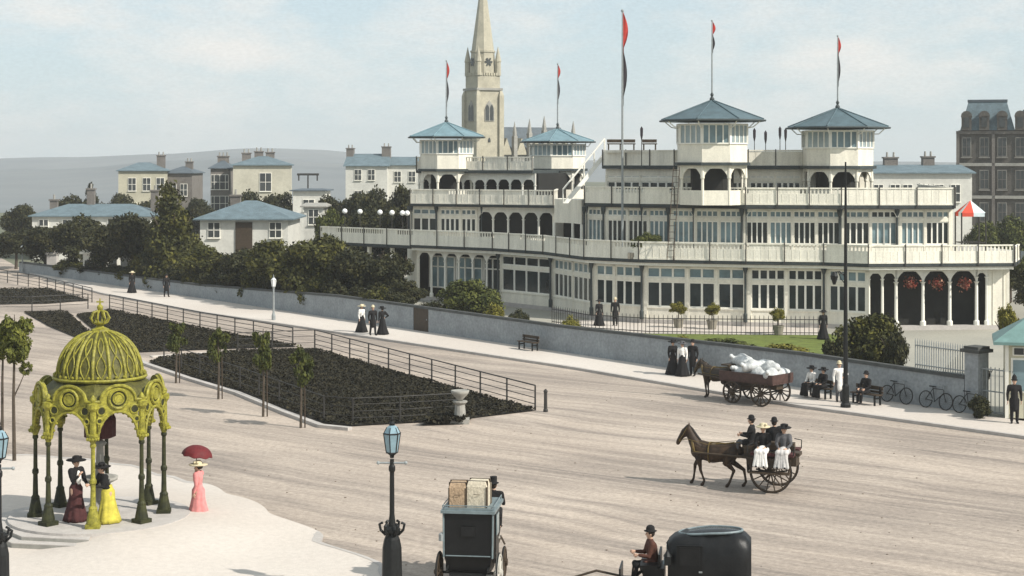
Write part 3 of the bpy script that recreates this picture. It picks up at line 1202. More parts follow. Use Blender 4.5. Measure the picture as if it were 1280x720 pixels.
for q in (sB,):
    b.box((q[0] + .6, q[1] + .5, q[2] - .05), (1.0, 1.2, .1))
    for dx in (.2, 1.0):
        b.box((q[0] + dx, q[1] + .1, (q[2] + 7.7) / 2), (.1, .1, q[2] - 7.7))
pb(b, 'outside_stair', M['white'])
# deck of the roof walk
# ladder leaning on the second floor
t = thing('ladder', 'thin dark wooden ladder leaning against the terrace wall', 'ladder', (gx(836, 107.6), 107.6, ZB + .04))
b = MB()
for s in (-.2, .2):
    b.tube([(s, -.9, 0), (s + .55, 2.4 - 1.9, 5.9)], .03, 6)
b.build('rails', M['wood'], t)
b = MB()
for i in range(15):
    f = (i + .5) / 15
    b.tube([(-.2 + .55 * f, -.9 + 1.4 * f, 5.9 * f), (.2 + .55 * f, -.9 + 1.4 * f, 5.9 * f)], .018, 5)
b.build('rungs', M['wood'], t)


# ---- flagpoles
def flagpole(p, h, r, label, red=1.2, dark=1.6, w=.3, seed=1):
    t = thing('flagpole', label, 'flagpole', p, 0, 'tall flagpoles of the pavilion')
    MB().tube([(0, 0, 0), (0, 0, h * .6), (0, 0, h)], [r, r * .8, r * .45], 7).ball((0, 0, h), r * 1.2, 8, 6).build('pole', M['grey_iron'], t)
    rng = random.Random(seed)
    def limp(z1, ln, wd_, m, nm):
        b = MB()
        n, k = 10, 5
        for i in range(n + 1):
            f = i / n
            for j in range(k + 1):
                g = j / k
                ww = wd_ * (.15 + .85 * math.sin(PI * min(1, f * 1.15 + .08)) )
                b.v.append((.04 + g * ww, .06 * math.sin(g * 7 + f * 5) * g, z1 - ln * f - .12 * g * ln))
        for i in range(n):
            for j in range(k):
                a = i * (k + 1) + j
                b.f.append((a, a + 1, a + k + 2, a + k + 1))
        b.build(nm, m, t, smooth=True)
    if red: limp(h - .05, red, w, M['red'], 'red_pennant')
    if dark: limp(h - .05 - red * .95, dark, w * .8, M['darkflag'], 'dark_bunting')
    return t


flagpole((t1[0], t1[1], t1[2] + .4), gz(76, 133.2) - t1[2] - .4, .06, 'thin flagpole on the far left turret beside the church tower', 1.5, 2.0, .2, 1)
flagpole((t2[0], t2[1], t2[2] + .4), gz(80, 138) - t2[2] - .4, .06, 'thin flagpole on the flat turret right of the church', 1.2, 1.9, .2, 2)
flagpole((t3[0], t3[1], t3[2] + .4), gz(26, 109.6) - t3[2] - .4, .055, 'thin flagpole on the large middle turret', .9, 1.1, .2, 3)
flagpole((t4[0], t4[1], t4[2] + .4), gz(45, 111.4) - t4[2] - .4, .055, 'thin flagpole on the rightmost turret', 1.2, 2.0, .2, 4)
flagpole((gx(778, 110.4), 110.4, ZB + .03), gz(14, 110.4) - ZB, .085, 'tallest flagpole, rising from the balcony in front of the pavilion', 2.6, 3.4, .34, 5)
# short poles with furled pennants on the roof walk
for i, (px, yt) in enumerate(((802, 158), (943, 160), (957, 163), (975, 158), (982, 160))):
    d = 113 + i * .3
    z0 = 10.22
    t = thing('pennant_pole', ['short pole with a furled dark pennant left of the middle turret', 'short pennant pole just right of the middle turret',
              'second short pennant pole right of the middle turret', 'third short pennant pole, with dark tuft, between the two right turrets',
              'short pennant pole nearest the rightmost turret'][i], 'pole', (gx(px, d), d, z0), 0, 'short pennant poles on the roof walk')
    h = gz(yt, d) - z0
    MB().tube([(0, 0, 0), (0, 0, h)], [.035, .02], 6).build('pole', M['ironrail'], t)
    MB().lathe([(.01, h), (.1, h - .15), (.09, h - .6), (.02, h - .95)], n=6, sy=.5).build('pennant', M['darkflag'], t)
# tables on the roof walk seen as small dark shapes
for i, px in enumerate((768, 785, 812)):
    d = 114.6
    t = thing('roof_bench', ['dark bench on the roof walk left of the tall flagpole', 'dark bench on the roof walk right of the tall flagpole', 'dark potted plant stand on the roof walk near the middle turret'][i], 'bench',
              (gx(px, d), d, 11.28))
    MB().box((0, 0, .42), (1.0, .35, .08)).build('seat', M['wood'], t)
    MB().box((0, .15, .62), (1.0, .06, .22)).build('backrest', M['wood'], t)
    for s in (-.4, .4):
        MB().box((s, 0, .19), (.08, .3, .38)).build('leg', M['wood'], t)
b = MB().prism([P2(757, 116.4), P2(845, 112.9), P2(850, 116), P2(770, 119)], 11.1, 11.28)
pb(b, 'roof_walk', M['panel'])

# globes on standards along the walkway, one big globe below
gl = None
for i, px in enumerate((431, 450, 475, 490, 503, 509)):
    f = (px - 417) / (515 - 417)
    d = 133.2 + (126.8 - 133.2) * f + 1.0
    lab = ['white globe lamp at the left end of the walkway', 'second white globe lamp from the walkway end', 'third white globe lamp from the walkway end',
           'fourth white globe lamp from the walkway end', 'white globe lamp, left of a close pair beside the pavilion', 'white globe lamp right against the pavilion corner'][i]
    p = (gx(px, d), d, ZB + .02)
    if gl is None:
        gl = thing('globe_lamp', lab, 'lamp', p, 0, 'globe lamps along the walkway')
        MB().tube([(0, 0, 0), (0, 0, 2.1)], [.045, .03], 7).build('standard', M['ironrail'], gl)
        MB().ball((0, 0, 2.32), .205, 14, 10).build('globe', M['opal'], gl, True)
    else:
        dup(gl, p, label=lab)
d = 124.6
dup(gl, (gx(489, d), d, gz(321, d) - 2.32), label='white globe lamp low under the walkway beside the arcade')
# awning kiosk on the balcony
d = 109.5
x = gx(1213, d)
t = thing('awning_kiosk', 'small stand with red and pale blue pyramid canvas awning on the balcony end', 'kiosk', (x, d, ZB + .03))
zt, ze, w = 3.75, 2.95, .78
c = [(-w, -w), (w, -w), (w, w), (-w, w)]
r1, r2 = MB(), MB()
for i in range(4):
    a_, b_ = c[i], c[(i + 1) % 4]
    m_ = ((a_[0] + b_[0]) / 2, (a_[1] + b_[1]) / 2)
    r1.poly([(*a_, ze), (*m_, ze), (0, 0, zt)])
    r2.poly([(*m_, ze), (*b_, ze), (0, 0, zt)])
    r1.poly([(*a_, ze - .25), (*m_, ze - .25), (*m_, ze), (*a_, ze)])
    r2.poly([(*m_, ze - .25), (*b_, ze - .25), (*b_, ze), (*m_, ze)])
r1.build('awning', M['redtent'], t)
r2.build('awning', M['stripe'], t, label='pale blue canvas panels of the awning')
for q in c:
    MB().tube([(*q, 0), (*q, ze)], .05, 6).build('post', M['ironrail'], t)
b = MB()
for i in range(4):
    b.tube([(*c[i], 1.0), (*c[(i + 1) % 4], 1.0)], .03, 6)
b.build('rail', M['ironrail'], t)
# terrace in front, garden fence with spearheads
fp = [P2(690, 108.8), P2(735, 104.8), P2(812, 102.4), P2(938, 101.8), P2(1034, 101.5)]
sheet('terrace_paving', fp + [(G[6][0], G[6][1] - .1)] + [(g[0], g[1] - .1) for g in (G[5], G[4], G[3])], .02, M['pave'])
t = thing('garden_fence', 'low black spearhead railing round the pavilion terrace', 'fence', (*fp[0], 0))
b = MB()
for A, B_ in zip(fp, fp[1:]):
    d, l = unit(A, B_)
    n = int(l / .27)
    for i in range(n):
        u = l * i / n
        b.tube([(A[0] + d[0] * u, A[1] + d[1] * u, 0), (A[0] + d[0] * u, A[1] + d[1] * u, 1.1), (A[0] + d[0] * u, A[1] + d[1] * u, 1.2)], [.02, .02, .004], 4)
b.build('bars', M['ironrail'], t, world=True, fix=False)
for z in (.15, .95):
    b = MB()
    b.tube([(p[0], p[1], z) for p in fp], .028, 5)
    b.build('rail', M['ironrail'], t, world=True)
# ------------------------------------------------------------------ hills beyond the town
def hill(name, d, prof, m, depth=500):
    b = MB()
    rng = random.Random(d)
    pts = []
    n = 160
    for i in range(n + 1):
        px = prof[0][0] + (prof[-1][0] - prof[0][0]) * i / n
        for (a, ya), (c, yc) in zip(prof, prof[1:]):
            if a <= px <= c:
                f = (px - a) / (c - a)
                y = ya + (yc - ya) * (f * f * (3 - 2 * f))
                break
        pts.append((gx(px, d), max(.5, gz(y, d) + .5 * math.sin(i * .21) + .3 * math.sin(i * .53 + 1))))
    rows = [(-300, 0), (-220, .25), (-120, .7), (-50, .93), (0, 1), (120, .9), (depth, 0)]
    for dy, k in rows:
        for x, z in pts:
            b.v.append((x * (d + dy) / d, d + dy, z * k - (.5 if k == 0 else 0)))
    w = n + 1
    for r in range(len(rows) - 1):
        for i in range(n):
            b.f.append((r * w + i, r * w + i + 1, (r + 1) * w + i + 1, (r + 1) * w + i))
    return b.build(name, m, smooth=True, kind='structure')


M['hill'] = mat('hillside', (.17, .19, .20), .95, .1, .006, 0, col2=(.22, .23, .23), fine=.05)
hill('hills', 1100, [(-1400, 212), (-700, 202), (-300, 199.5), (-60, 199), (90, 197), (200, 193), (330, 186), (410, 187), (470, 194), (600, 199), (900, 201), (1600, 205), (2400, 215)], M['hill'])
hill('hills', 620, [(-1400, 216), (-300, 214), (0, 213), (120, 207), (230, 201), (330, 199), (480, 203), (700, 210)], M['hill'], 200)


# ------------------------------------------------------------------ houses
def gable_box(b, c, d, z0, z1, rz):
    b.box((c[0], c[1], (z0 + z1) / 2), (d[0], d[1], z1 - z0), rz)


def house(name, label, px0, px1, dist, ytop, yeave, wallm, roofm, depth=9, rz=0.0, hip=.5, wins=(), chim=(), cat='house', zbase=0.0, over=.35, ridge=None, side=None):
    """a house with a hipped or gabled roof; wins = (fx, z, w, h) on the front, chim = (fx, fy, w, d, top y row)"""
    x0, x1 = gx(px0, dist), gx(px1, dist)
    w = (x1 - x0)
    if rz: w = w / (math.cos(rz) + depth / max(w, 1) * abs(math.sin(rz)) * .9)
    cx = (x0 + x1) / 2
    t = thing(name, label, cat, (cx, dist + depth / 2, 0), rz)
    ze, zr = gz(yeave, dist), gz(ytop, dist)
    hw, hd = w / 2, depth / 2
    wl_ = MB().box((0, 0, ze / 2), (w, depth, ze)).build('wall', wallm, t)
    ov = over
    rl = hw - hd * hip if hip else hw + ov * .3
    rl = max(.1, rl)
    b = MB()
    k = [(-hw - ov, -hd - ov, ze), (hw + ov, -hd - ov, ze), (hw + ov, hd + ov, ze), (-hw - ov, hd + ov, ze), (-rl, 0, zr), (rl, 0, zr)]
    k2 = [(p[0], p[1], p[2] + .12) for p in k[:4]]
    b.v = k[:4] + k2 + k[4:]
    b.f = [(3, 2, 1, 0), (0, 1, 5, 4), (1, 2, 6, 5), (2, 3, 7, 6), (3, 0, 4, 7), (4, 5, 9, 8), (5, 6, 9), (6, 7, 8, 9), (7, 4, 8)]
    rf = b.build('roof', roofm, t)
    for fx, z, ww, hh in wins:
        x = -hw + fx * w
        f = MB().box((x, -hd - .02, z), (ww + .12, .14, hh + .12)).box((x, -hd - .12, z - hh / 2 - .08), (ww + .2, .16, .08)).build('window', M['white'], t)
        MB().box((x, -hd - .075, z), (ww, .06, hh)).build('pane', M['winfar'], f)
        MB().box((x, -hd - .12, z), (.06, .04, hh)).box((x, -hd - .12, z), (ww, .04, .06)).build('glazing_bar', M['white'], f)
    if side:
        for fy, z, ww, hh in side:
            y = -hd + fy * depth
            for sx in (-1,):
                f = MB().box((sx * (hw + .02), y, z), (.14, ww + .24, hh + .24)).build('window', M['white'], t)
                MB().box((sx * (hw + .075), y, z), (.06, ww, hh)).build('pane', M['winfar'], f)
    for fx, fy, cw, cd, yt in chim:
        zt = gz(yt, dist)
        x, y = -hw + fx * w, -hd + fy * depth
        ch = MB().box((x, y, (ze + zt) / 2), (cw, cd, zt - ze)).box((x, y, zt + .08), (cw + .2, cd + .2, .16)).build('chimney', M['houseb'], rf)
        n = max(1, int(cw / .5))
        for i in range(n):
            MB().lathe([(.12, 0), (.1, .5)], (x - cw / 2 + cw * (i + .5) / n, y, zt + .16), 7).build('chimney_pot', M['stoned'], ch)
    return t


house('house', 'yellow hip-roofed villa on the far left skyline with one tall chimney', 136, 206, 255, 203, 214, M['housey'], M['slate'], 10, .18, .55,
      [(.28, 6.9, 1.1, 1.9), (.58, 6.9, 1.1, 1.9), (.86, 6.9, 1.1, 1.9), (.3, 3.2, 1.1, 1.8), (.6, 3.2, 1.1, 1.8)], [(.86, .45, 1.3, 1.0, 195)])
house('house', 'brown brick house adjoining the yellow villa on its right', 206, 240, 258, 208, 217, M['houseb'], M['slated'], 9, 0, .4,
      [(.3, 6, 1, 1.8), (.7, 6, 1, 1.8)], [(.7, .5, 1.1, .8, 203)])
house('house', 'cream square house with a low slate roof and a row of chimneys', 281, 362, 228, 195, 207, M['housec'], M['slate'], 11, .12, .6,
      [(.56, 7.6, 1.5, 2.4), (.2, 4, 1.4, 2.1), (.56, 4, 1.4, 2.1)], [(.2, .6, 1.2, .9, 192), (.42, .6, 1.2, .9, 190), (.62, .6, 1.2, .9, 191)])
house('house', 'dark block for the left face of the cream square house, shade put into its colour', 253, 284, 236, 200, 211, M['houseb'], M['slated'], 14, .1, .3,
      [(.2, 7.5, .8, 2), (.5, 7.5, .8, 2), (.8, 7.5, .8, 2), (.2, 4.5, .8, 2), (.5, 4.5, .8, 2), (.8, 4.5, .8, 2)], [(.5, .5, 1.6, .9, 196)])  # side face of the cream house as its own block, shade in the colour
house('cottage', 'white single-storey cottage with a wide blue hipped roof', 250, 360, 150, 252, 275, M['housew'], M['slate'], 8.5, 0, .8,
      [(.16, 4.35, 1.0, 1.3), (.86, 4.35, 1.0, 1.3)], [(.3, .6, .9, .7, 247)], over=.55)
b = MB().box((0, -4.31, 3.35), (1.5, .1, 3.4))
b.build('door', M['wood'], bpy.data.objects['cottage'])
house('long_house', 'long low white house under a blue slate roof at the far left', 40, 188, 178, 256, 271, M['housew'], M['slate'], 8, 0, .7,
      [(.1, 3.6, .9, 1.3), (.3, 3.6, .9, 1.3), (.5, 3.6, .9, 1.3), (.68, 3.6, .9, 1.3), (.85, 3.6, .9, 1.3)], [(.1, .5, .8, .6, 252), (.42, .5, .8, .6, 238), (.97, .5, .8, .6, 240)])
house('terrace_house', 'white gabled terrace houses with paired tall chimneys above the dark trees', 432, 484, 260, 192, 208, M['housew'], M['slate'], 9, 0, 0,
      [(.3, 8.3, 1, 1.6), (.62, 8.3, 1, 1.6), (.3, 5, 1, 1.6), (.62, 5, 1, 1.6)], [(.05, .5, 1.1, 2.4, 186), (.93, .5, 1.3, 2.4, 184)])
house('terrace_house', 'lower white terrace house with a plain slate roof beside the left end of the pavilion', 485, 545, 262, 196, 207, M['housew'], M['slate'], 9, 0, 0,
      [(.2, 8.0, 1, 1.6), (.5, 8.0, 1, 1.6), (.8, 8.0, 1, 1.6)], [(.9, .5, 1.1, 1.4, 190)])
house('shed', 'low flat white outbuilding behind the cottage', 366, 406, 190, 236, 239, M['housew'], M['slated'], 6, 0, .2, [(.5, 5.5, 1.2, 1.2)])
house('gatehouse', 'little white gatehouse with a dark doorway above the hedge', 380, 404, 165, 254, 259, M['housew'], M['stoned'], 4, 0, 0, [(.5, 5.0, .9, 1.4)])
house('white_terrace', 'long white terrace with blue slate roof right of the pavilion', 1085, 1215, 172, 206, 217, M['housew'], M['slate'], 9, 0, 0,
      [(.1, 7.2, .9, 1.7), (.26, 7.2, .9, 1.7), (.38, 7.2, .9, 1.7), (.55, 7.2, .9, 1.7), (.68, 7.2, .9, 1.7), (.84, 7.2, .9, 1.7), (.26, 4, .9, 1.7), (.5, 4, .9, 1.7), (.75, 4, .9, 1.7)],
      [(.31, .5, 1.4, .9, 198), (.68, .5, 1.2, .9, 197)])
# T-shaped post on the skyline
d = 200
t = thing('signal_post', 'T-shaped dark signal post on the skyline above the white outbuilding', 'post', (gx(385, d), d, 0))
h = gz(218, d)
MB().tube([(0, 0, 0), (0, 0, h)], [.12, .09], 6).build('mast', M['ironrail'], t)
MB().box((0, 0, h), (2.6, .2, .25)).box((-1.1, 0, h - .4), (.15, .15, .7)).box((1.1, 0, h - .4), (.15, .15, .7)).build('crossarm', M['ironrail'], t)

# ------------------------------------------------------------------ large dark brick block at the right
d = 192
x0, x1 = gx(1198, d), gx(1420, d)
t = thing('hotel_block', 'tall dark brick block with a blue mansard roof and round dormers', 'building', (x0, d, 0), R(-16))
ze = gz(163, d)
W_, Dp = x1 - x0, 16
b = MB().box((W_ / 2, Dp / 2, ze / 2), (W_, Dp, ze))
b.build('wall', M['brick'], t)
for z in (ze - .25, ze - 3.9, ze - 7.6, ze - 11):
    MB().box((W_ / 2, Dp / 2, z), (W_ + .5, Dp + .5, .35)).build('string_course', M['stoned'] if z < ze - 1 else M['houseb'], t)
# mansard pavilions
def mansard(xa, xb, ztop, name='roof'):
    b = MB()
    k = .9
    b.v = [(xa, -.2, ze), (xb, -.2, ze), (xb, 8, ze), (xa, 8, ze), (xa + k, k, ztop), (xb - k, k, ztop), (xb - k, 7, ztop), (xa + k, 7, ztop)]
    b.f = [(0, 1, 5, 4), (1, 2, 6, 5), (2, 3, 7, 6), (3, 0, 4, 7), (4, 5, 6, 7)]
    r = b.build(name, M['slate'], t)
    MB().box(((xa + xb) / 2, 4, ztop + .1), (xb - xa - 1.6, 6.4, .25)).build('crest', M['slated'], r)
    return r
mansard(.2, 6.2, gz(127, d))
mansard(6.3, W_ - .2, gz(140, d))
for i in range(7):
    x = .9 + i * 1.95
    dm = MB().box((x, -.1, ze + .8), (1.1, .9, 1.6))
    dm.lathe([(.62, -.45), (.62, .45)], (0, 0, 0), 12)
    # turn the rounded head to face the street
    for j in range(len(dm.v) - 24, len(dm.v)):
        vx, vy, vz = dm.v[j]
        dm.v[j] = (x + vx, -.1 + vz, ze + 1.6 + vy)
    q = dm.build('dormer', M['brick'], t)
    MB().box((x, -.58, ze + .9), (.6, .06, 1.1)).build('pane', M['winfar'], q)
for fl in range(4):
    for i in range(10):
        x = .9 + i * 1.95
        z = ze - 1.9 - fl * 3.7
        if z < 1: continue
        f = MB().box((x, -.04, z), (1.05, .16, 2.2)).box((x, -.12, z - 1.2), (1.25, .3, .14)).build('window', M['trimgrey'], t)
        MB().box((x, -.1, z), (.85, .08, 2.0)).build('pane', M['winfar'], f)
        MB().box((x, -.15, z), (.05, .04, 2.0)).box((x, -.15, z), (.85, .04, .05)).build('glazing_bar', M['houseb'], f)
for i in range(6):
    MB().box((-.06 + i * 3.9, -.1, ze / 2), (.35, .3, ze - .3)).build('pilaster', M['houseb'], t)
for i in range(3):
    z = ze - 1.9 - i * 3.7
    for y in (2.5, 6, 9.5):
        f = MB().box((-.04, y, z), (.16, 1.1, 2.3)).build('window', M['stoned'], t)
        MB().box((-.1, y, z), (.08, .8, 2.0)).build('pane', M['winfar'], f)

# ------------------------------------------------------------------ church with spire
d = 300
cx = gx(603.5, d)
t = thing('church', 'pale stone church tower with a tall spire behind the pavilion', 'church', (cx, d, 0), R(30))
s = 6.0 * .74
zc = gz(113, d)        # string course over the belfry
zs = gz(66, d)         # foot of the spire
hw = s / 2 * 1.05
tw = MB().box((0, 0, zc / 2), (2 * hw, 2 * hw, zc))
for sx in (-1, 1):
    for sy in (-1, 1):
        tw.box((sx * hw, sy * hw, zc / 2 - .5), (.9, .9, zc - 1))
        tw.hexa([(sx * hw - .45, sy * hw - .45, zc - 1), (sx * hw + .45, sy * hw - .45, zc - 1), (sx * hw + .45, sy * hw + .45, zc - 1), (sx * hw - .45, sy * hw + .45, zc - 1),
                 (sx * hw - .2, sy * hw - .2, zc - .1), (sx * hw + .2, sy * hw - .2, zc - .1), (sx * hw + .2, sy * hw + .2, zc - .1), (sx * hw - .2, sy * hw + .2, zc - .1)])
tower = tw.build('tower', M['stone'], t)
MB().box((0, 0, zc + .15), (2 * hw + .6, 2 * hw + .6, .4)).build('string_course', M['stoned'], tower)
# broach stage
h2 = hw * .97
zb = gz(95, d)
b = MB().box((0, 0, (zc + .35 + zb) / 2), (2 * h2, 2 * h2, zb - zc - .35))
for i in range(9):
    for sx, sy in ((0, -1), (0, 1), (1, 0), (-1, 0)):
        u = -h2 + 2 * h2 * (i + .5) / 9
        b.box((u if sx == 0 else sx * h2, u if sy == 0 else sy * h2, zb + .25), (.32, .32, .5))
b.build('parapet', M['stone'], tower)
o8 = [2 * PI * (i + .5) / 8 for i in range(8)]
def oct_(r, z): return [(r * math.cos(a), r * math.sin(a), z) for a in o8]
b = MB()
sec = [(h2 * 1.05, zb), (h2 * .93, zs), (h2 * 1.0, zs + .02), (h2 * 1.0, zs + .35), (h2 * .9, zs + .37), (h2 * .42, gz(8, d)), (.06, gz(-42, d))]
for r, z in sec: b.v += oct_(r, z)
for k in range(len(sec) - 1):
    for i in range(8):
        j = (i + 1) % 8
        b.f.append((k * 8 + i, k * 8 + j, k * 8 + 8 + j, k * 8 + 8 + i))
b.f.append(tuple(len(b.v) - 8 + i for i in range(8)))
sp = b.build('spire', M['stone'], t)
for sx in (-1, 1):
    for sy in (-1, 1):
        b = MB().lathe([(.55, zb), (.5, zb + 2.4), (.62, zb + 2.5), (.03, zb + 5.2)], (sx * h2 * .88, sy * h2 * .88, 0), 8)
        b.build('pinnacle', M['stone'], t)
# pointed belfry windows, lancets, and the star opening
def lancet(b, ax, sgn, u, z0, z1, w, dep, off):
    pts = []
    r = w
    zsp = z1 - w * .85
    pts = [(-w / 2, z0), (w / 2, z0), (w / 2, zsp), (w * .32, zsp + (z1 - zsp) * .55), (0, z1), (-w * .32, zsp + (z1 - zsp) * .55), (-w / 2, zsp)]
    n = len(b.v)
    for e in (off, off + dep):
        for p, z in pts:
            q = sgn * (hw + e)
            b.v.append((u + p, q, z) if ax == 'y' else (q, u + p, z))
    k = len(pts)
    b.f.append(tuple(range(n + k, n + 2 * k)))
    b.f.append(tuple(range(n + k - 1, n - 1, -1)))
    for i in range(k):
        j = (i + 1) % k
        b.f.append((n + i, n + j, n + k + j, n + k + i))
for ax in 'xy':
    for sg in (-1, 1):
        f = MB()
        lancet(f, ax, sg, 0, gz(152, d), gz(126, d), 1.9, .12, 0)
        f = f.build('window', M['stoned'], tower)
        b = MB()
        for u in (-.45, .45):
            lancet(b, ax, sg, u, gz(151, d), gz(131, d), .72, .06, .1)
        b.build('pane', M['winfar'], f)
        b = MB()
        lancet(b, ax, sg, 0, gz(178, d), gz(172, d), .5, .06, 0)
        b.build('slit', M['winfar'], tower)
        b = MB()
        q = sg * (h2 * .955)
        for k in range(3):
            a = PI * k / 3
            dx, dz = math.cos(a) * .75, math.sin(a) * .75
            nx, nz = -math.sin(a) * .14, math.cos(a) * .14
            zz = gz(78, d)
            pp = [(dx + nx, dz + nz), (dx - nx, dz - nz), (-dx - nx, -dz - nz), (-dx + nx, -dz + nz)]
            e = [(u, q - .06 * sg, zz + w) for u, w in pp] + [(u, q + (.06 + k * .01) * sg, zz + w) for u, w in pp]
            b.hexa([(p[0], p[1], p[2]) if ax == 'y' else (p[1], p[0], p[2]) for p in e])
        b.build('star_opening', M['winfar'], sp)
# nave and its gables, right of the tower
nz = gz(178, d)
b = MB()
b.box((9.5, 3, (nz - 2) / 2), (17, 8, nz - 2))
b.build('nave', M['stoned'], t)
b = MB()
zr = gz(158, d)
b.v = [(1.2, -1.3, nz - 2), (18.2, -1.3, nz - 2), (18.2, 7.3, nz - 2), (1.2, 7.3, nz - 2), (1.2, 3, zr), (18.2, 3, zr)]
b.f = [(0, 1, 5, 4), (2, 3, 4, 5), (1, 2, 5), (3, 0, 4), (0, 1, 2, 3)]
b.build('nave_roof', M['slated'], t)
for i in range(6):
    x = 2.6 + i * 3.1
    zt = gz((150, 156, 152, 148, 158, 154)[i], d)
    MB().box((x, -1.5, zt / 2 - 1), (.7, .9, zt - 2)).lathe([(.5, zt - 2.2), (.4, zt - 1.2), (.03, zt + .6)], (x, -1.5, 0), 6).build('buttress', M['stoned'], t)
    if i < 5:
        b = MB()
        x += 1.55
        b.v = [(x - 1.1, -1.42, nz - 2.2), (x + 1.1, -1.42, nz - 2.2), (x, -1.42, nz + .8), (x - 1.1, 3, nz - 2.2), (x + 1.1, 3, nz - 2.2), (x, 3, nz + .8)]
        b.f = [(0, 1, 2), (3, 5, 4), (0, 2, 5, 3), (1, 4, 5, 2)]
        b.build('gable', M['stone'], t)

# ------------------------------------------------------------------ far left: gate, little kiosks, shelter
d = 150
p = at(66, 342)
t = thing('gate_pillar', 'pale square gate pillar at the far end of the road', 'pillar', (p[0], p[1], 0))
MB().box((0, 0, .9), (.9, .9, 1.8)).box((0, 0, 1.9), (1.1, 1.1, .2)).lathe([(.5, 2.0), (.1, 2.5)], n=4, ph=PI / 4).build('pillar_stone', M['stonep'], t)
p = (wl(100)[0] + wn[0] * .8, wl(100)[1] + wn[1] * .8)
t = thing('ticket_booth', 'tiny white booth with flat roof at the left end of the wall', 'booth', (p[0], p[1], 0))
MB().box((0, 0, 1.2), (.8, .8, 2.4)).build('wall', M['white'], t)
MB().box((0, 0, 2.5), (1.3, 1.3, .2)).box((0, 0, 2.68), (.9, .9, .16)).build('roof', M['white'], t)
MB().box((0, -.42, 1.5), (.5, .06, .7)).build('window', M['winfar'], t)
p = (gx(145, 152), 152)
t = thing('garden_shelter', 'low open shelter with white posts under the left trees', 'shelter', (p[0], p[1], 0))
MB().box((0, 0, 2.75), (6, 3, .16)).box((0, 0, 2.92), (5, 2.2, .2)).build('roof', M['slated'], t)
MB().box((0, 1.3, 1.3), (5.6, .15, 2.6)).build('back_wall', M['wallg'], t)
for i in range(6):
    MB().box((-2.7 + i * 1.08, -1.3, 1.34), (.28, .2, 2.66)).build('post', M['white'], t)
# kiosk at right edge
d0 = 68.3
x0 = gx(1256, d0)
t = thing('kiosk', 'cream kiosk with a green-blue roof at the right edge of the pavement', 'kiosk', (x0, d0, .12), R(-15))
MB().box((1.9, 1.2, 1.55), (3.8, 2.4, 3.1)).build('wall', M['kiosk'], t)
b = MB()
b.v = [(-.45, -.5, 3.0), (4.2, -.5, 3.0), (4.2, 2.9, 3.0), (-.45, 2.9, 3.0), (-.45, -.5, 3.12), (4.2, -.5, 3.12), (4.2, 2.9, 3.12), (-.45, 2.9, 3.12), (1.1, 1.2, 4.15), (2.7, 1.2, 4.15)]
b.f = [(3, 2, 1, 0), (0, 1, 5, 4), (1, 2, 6, 5), (2, 3, 7, 6), (3, 0, 4, 7), (4, 5, 9, 8), (5, 6, 9), (6, 7, 8, 9), (7, 4, 8)]
b.build('roof', M['kioskroof'], t)
for x in (.55, 1.75, 2.9):
    f = MB().box((x, -.03, 1.75), (.62, .1, 1.4)).build('window', M['white'], t)
    MB().box((x, -.06, 1.75), (.46, .1, 1.24)).build('pane', M['glassb'], f)
    f = MB().box((x, -.03, 2.72), (.5, .1, .36)).build('window', M['white'], t)
    MB().box((x, -.06, 2.72), (.38, .1, .26)).build('pane', M['glass'], f)
for x in (.08, 1.15, 2.3):
    MB().box((x, -.05, 1.5), (.14, .12, 3.0)).build('pilaster', M['white'], t)
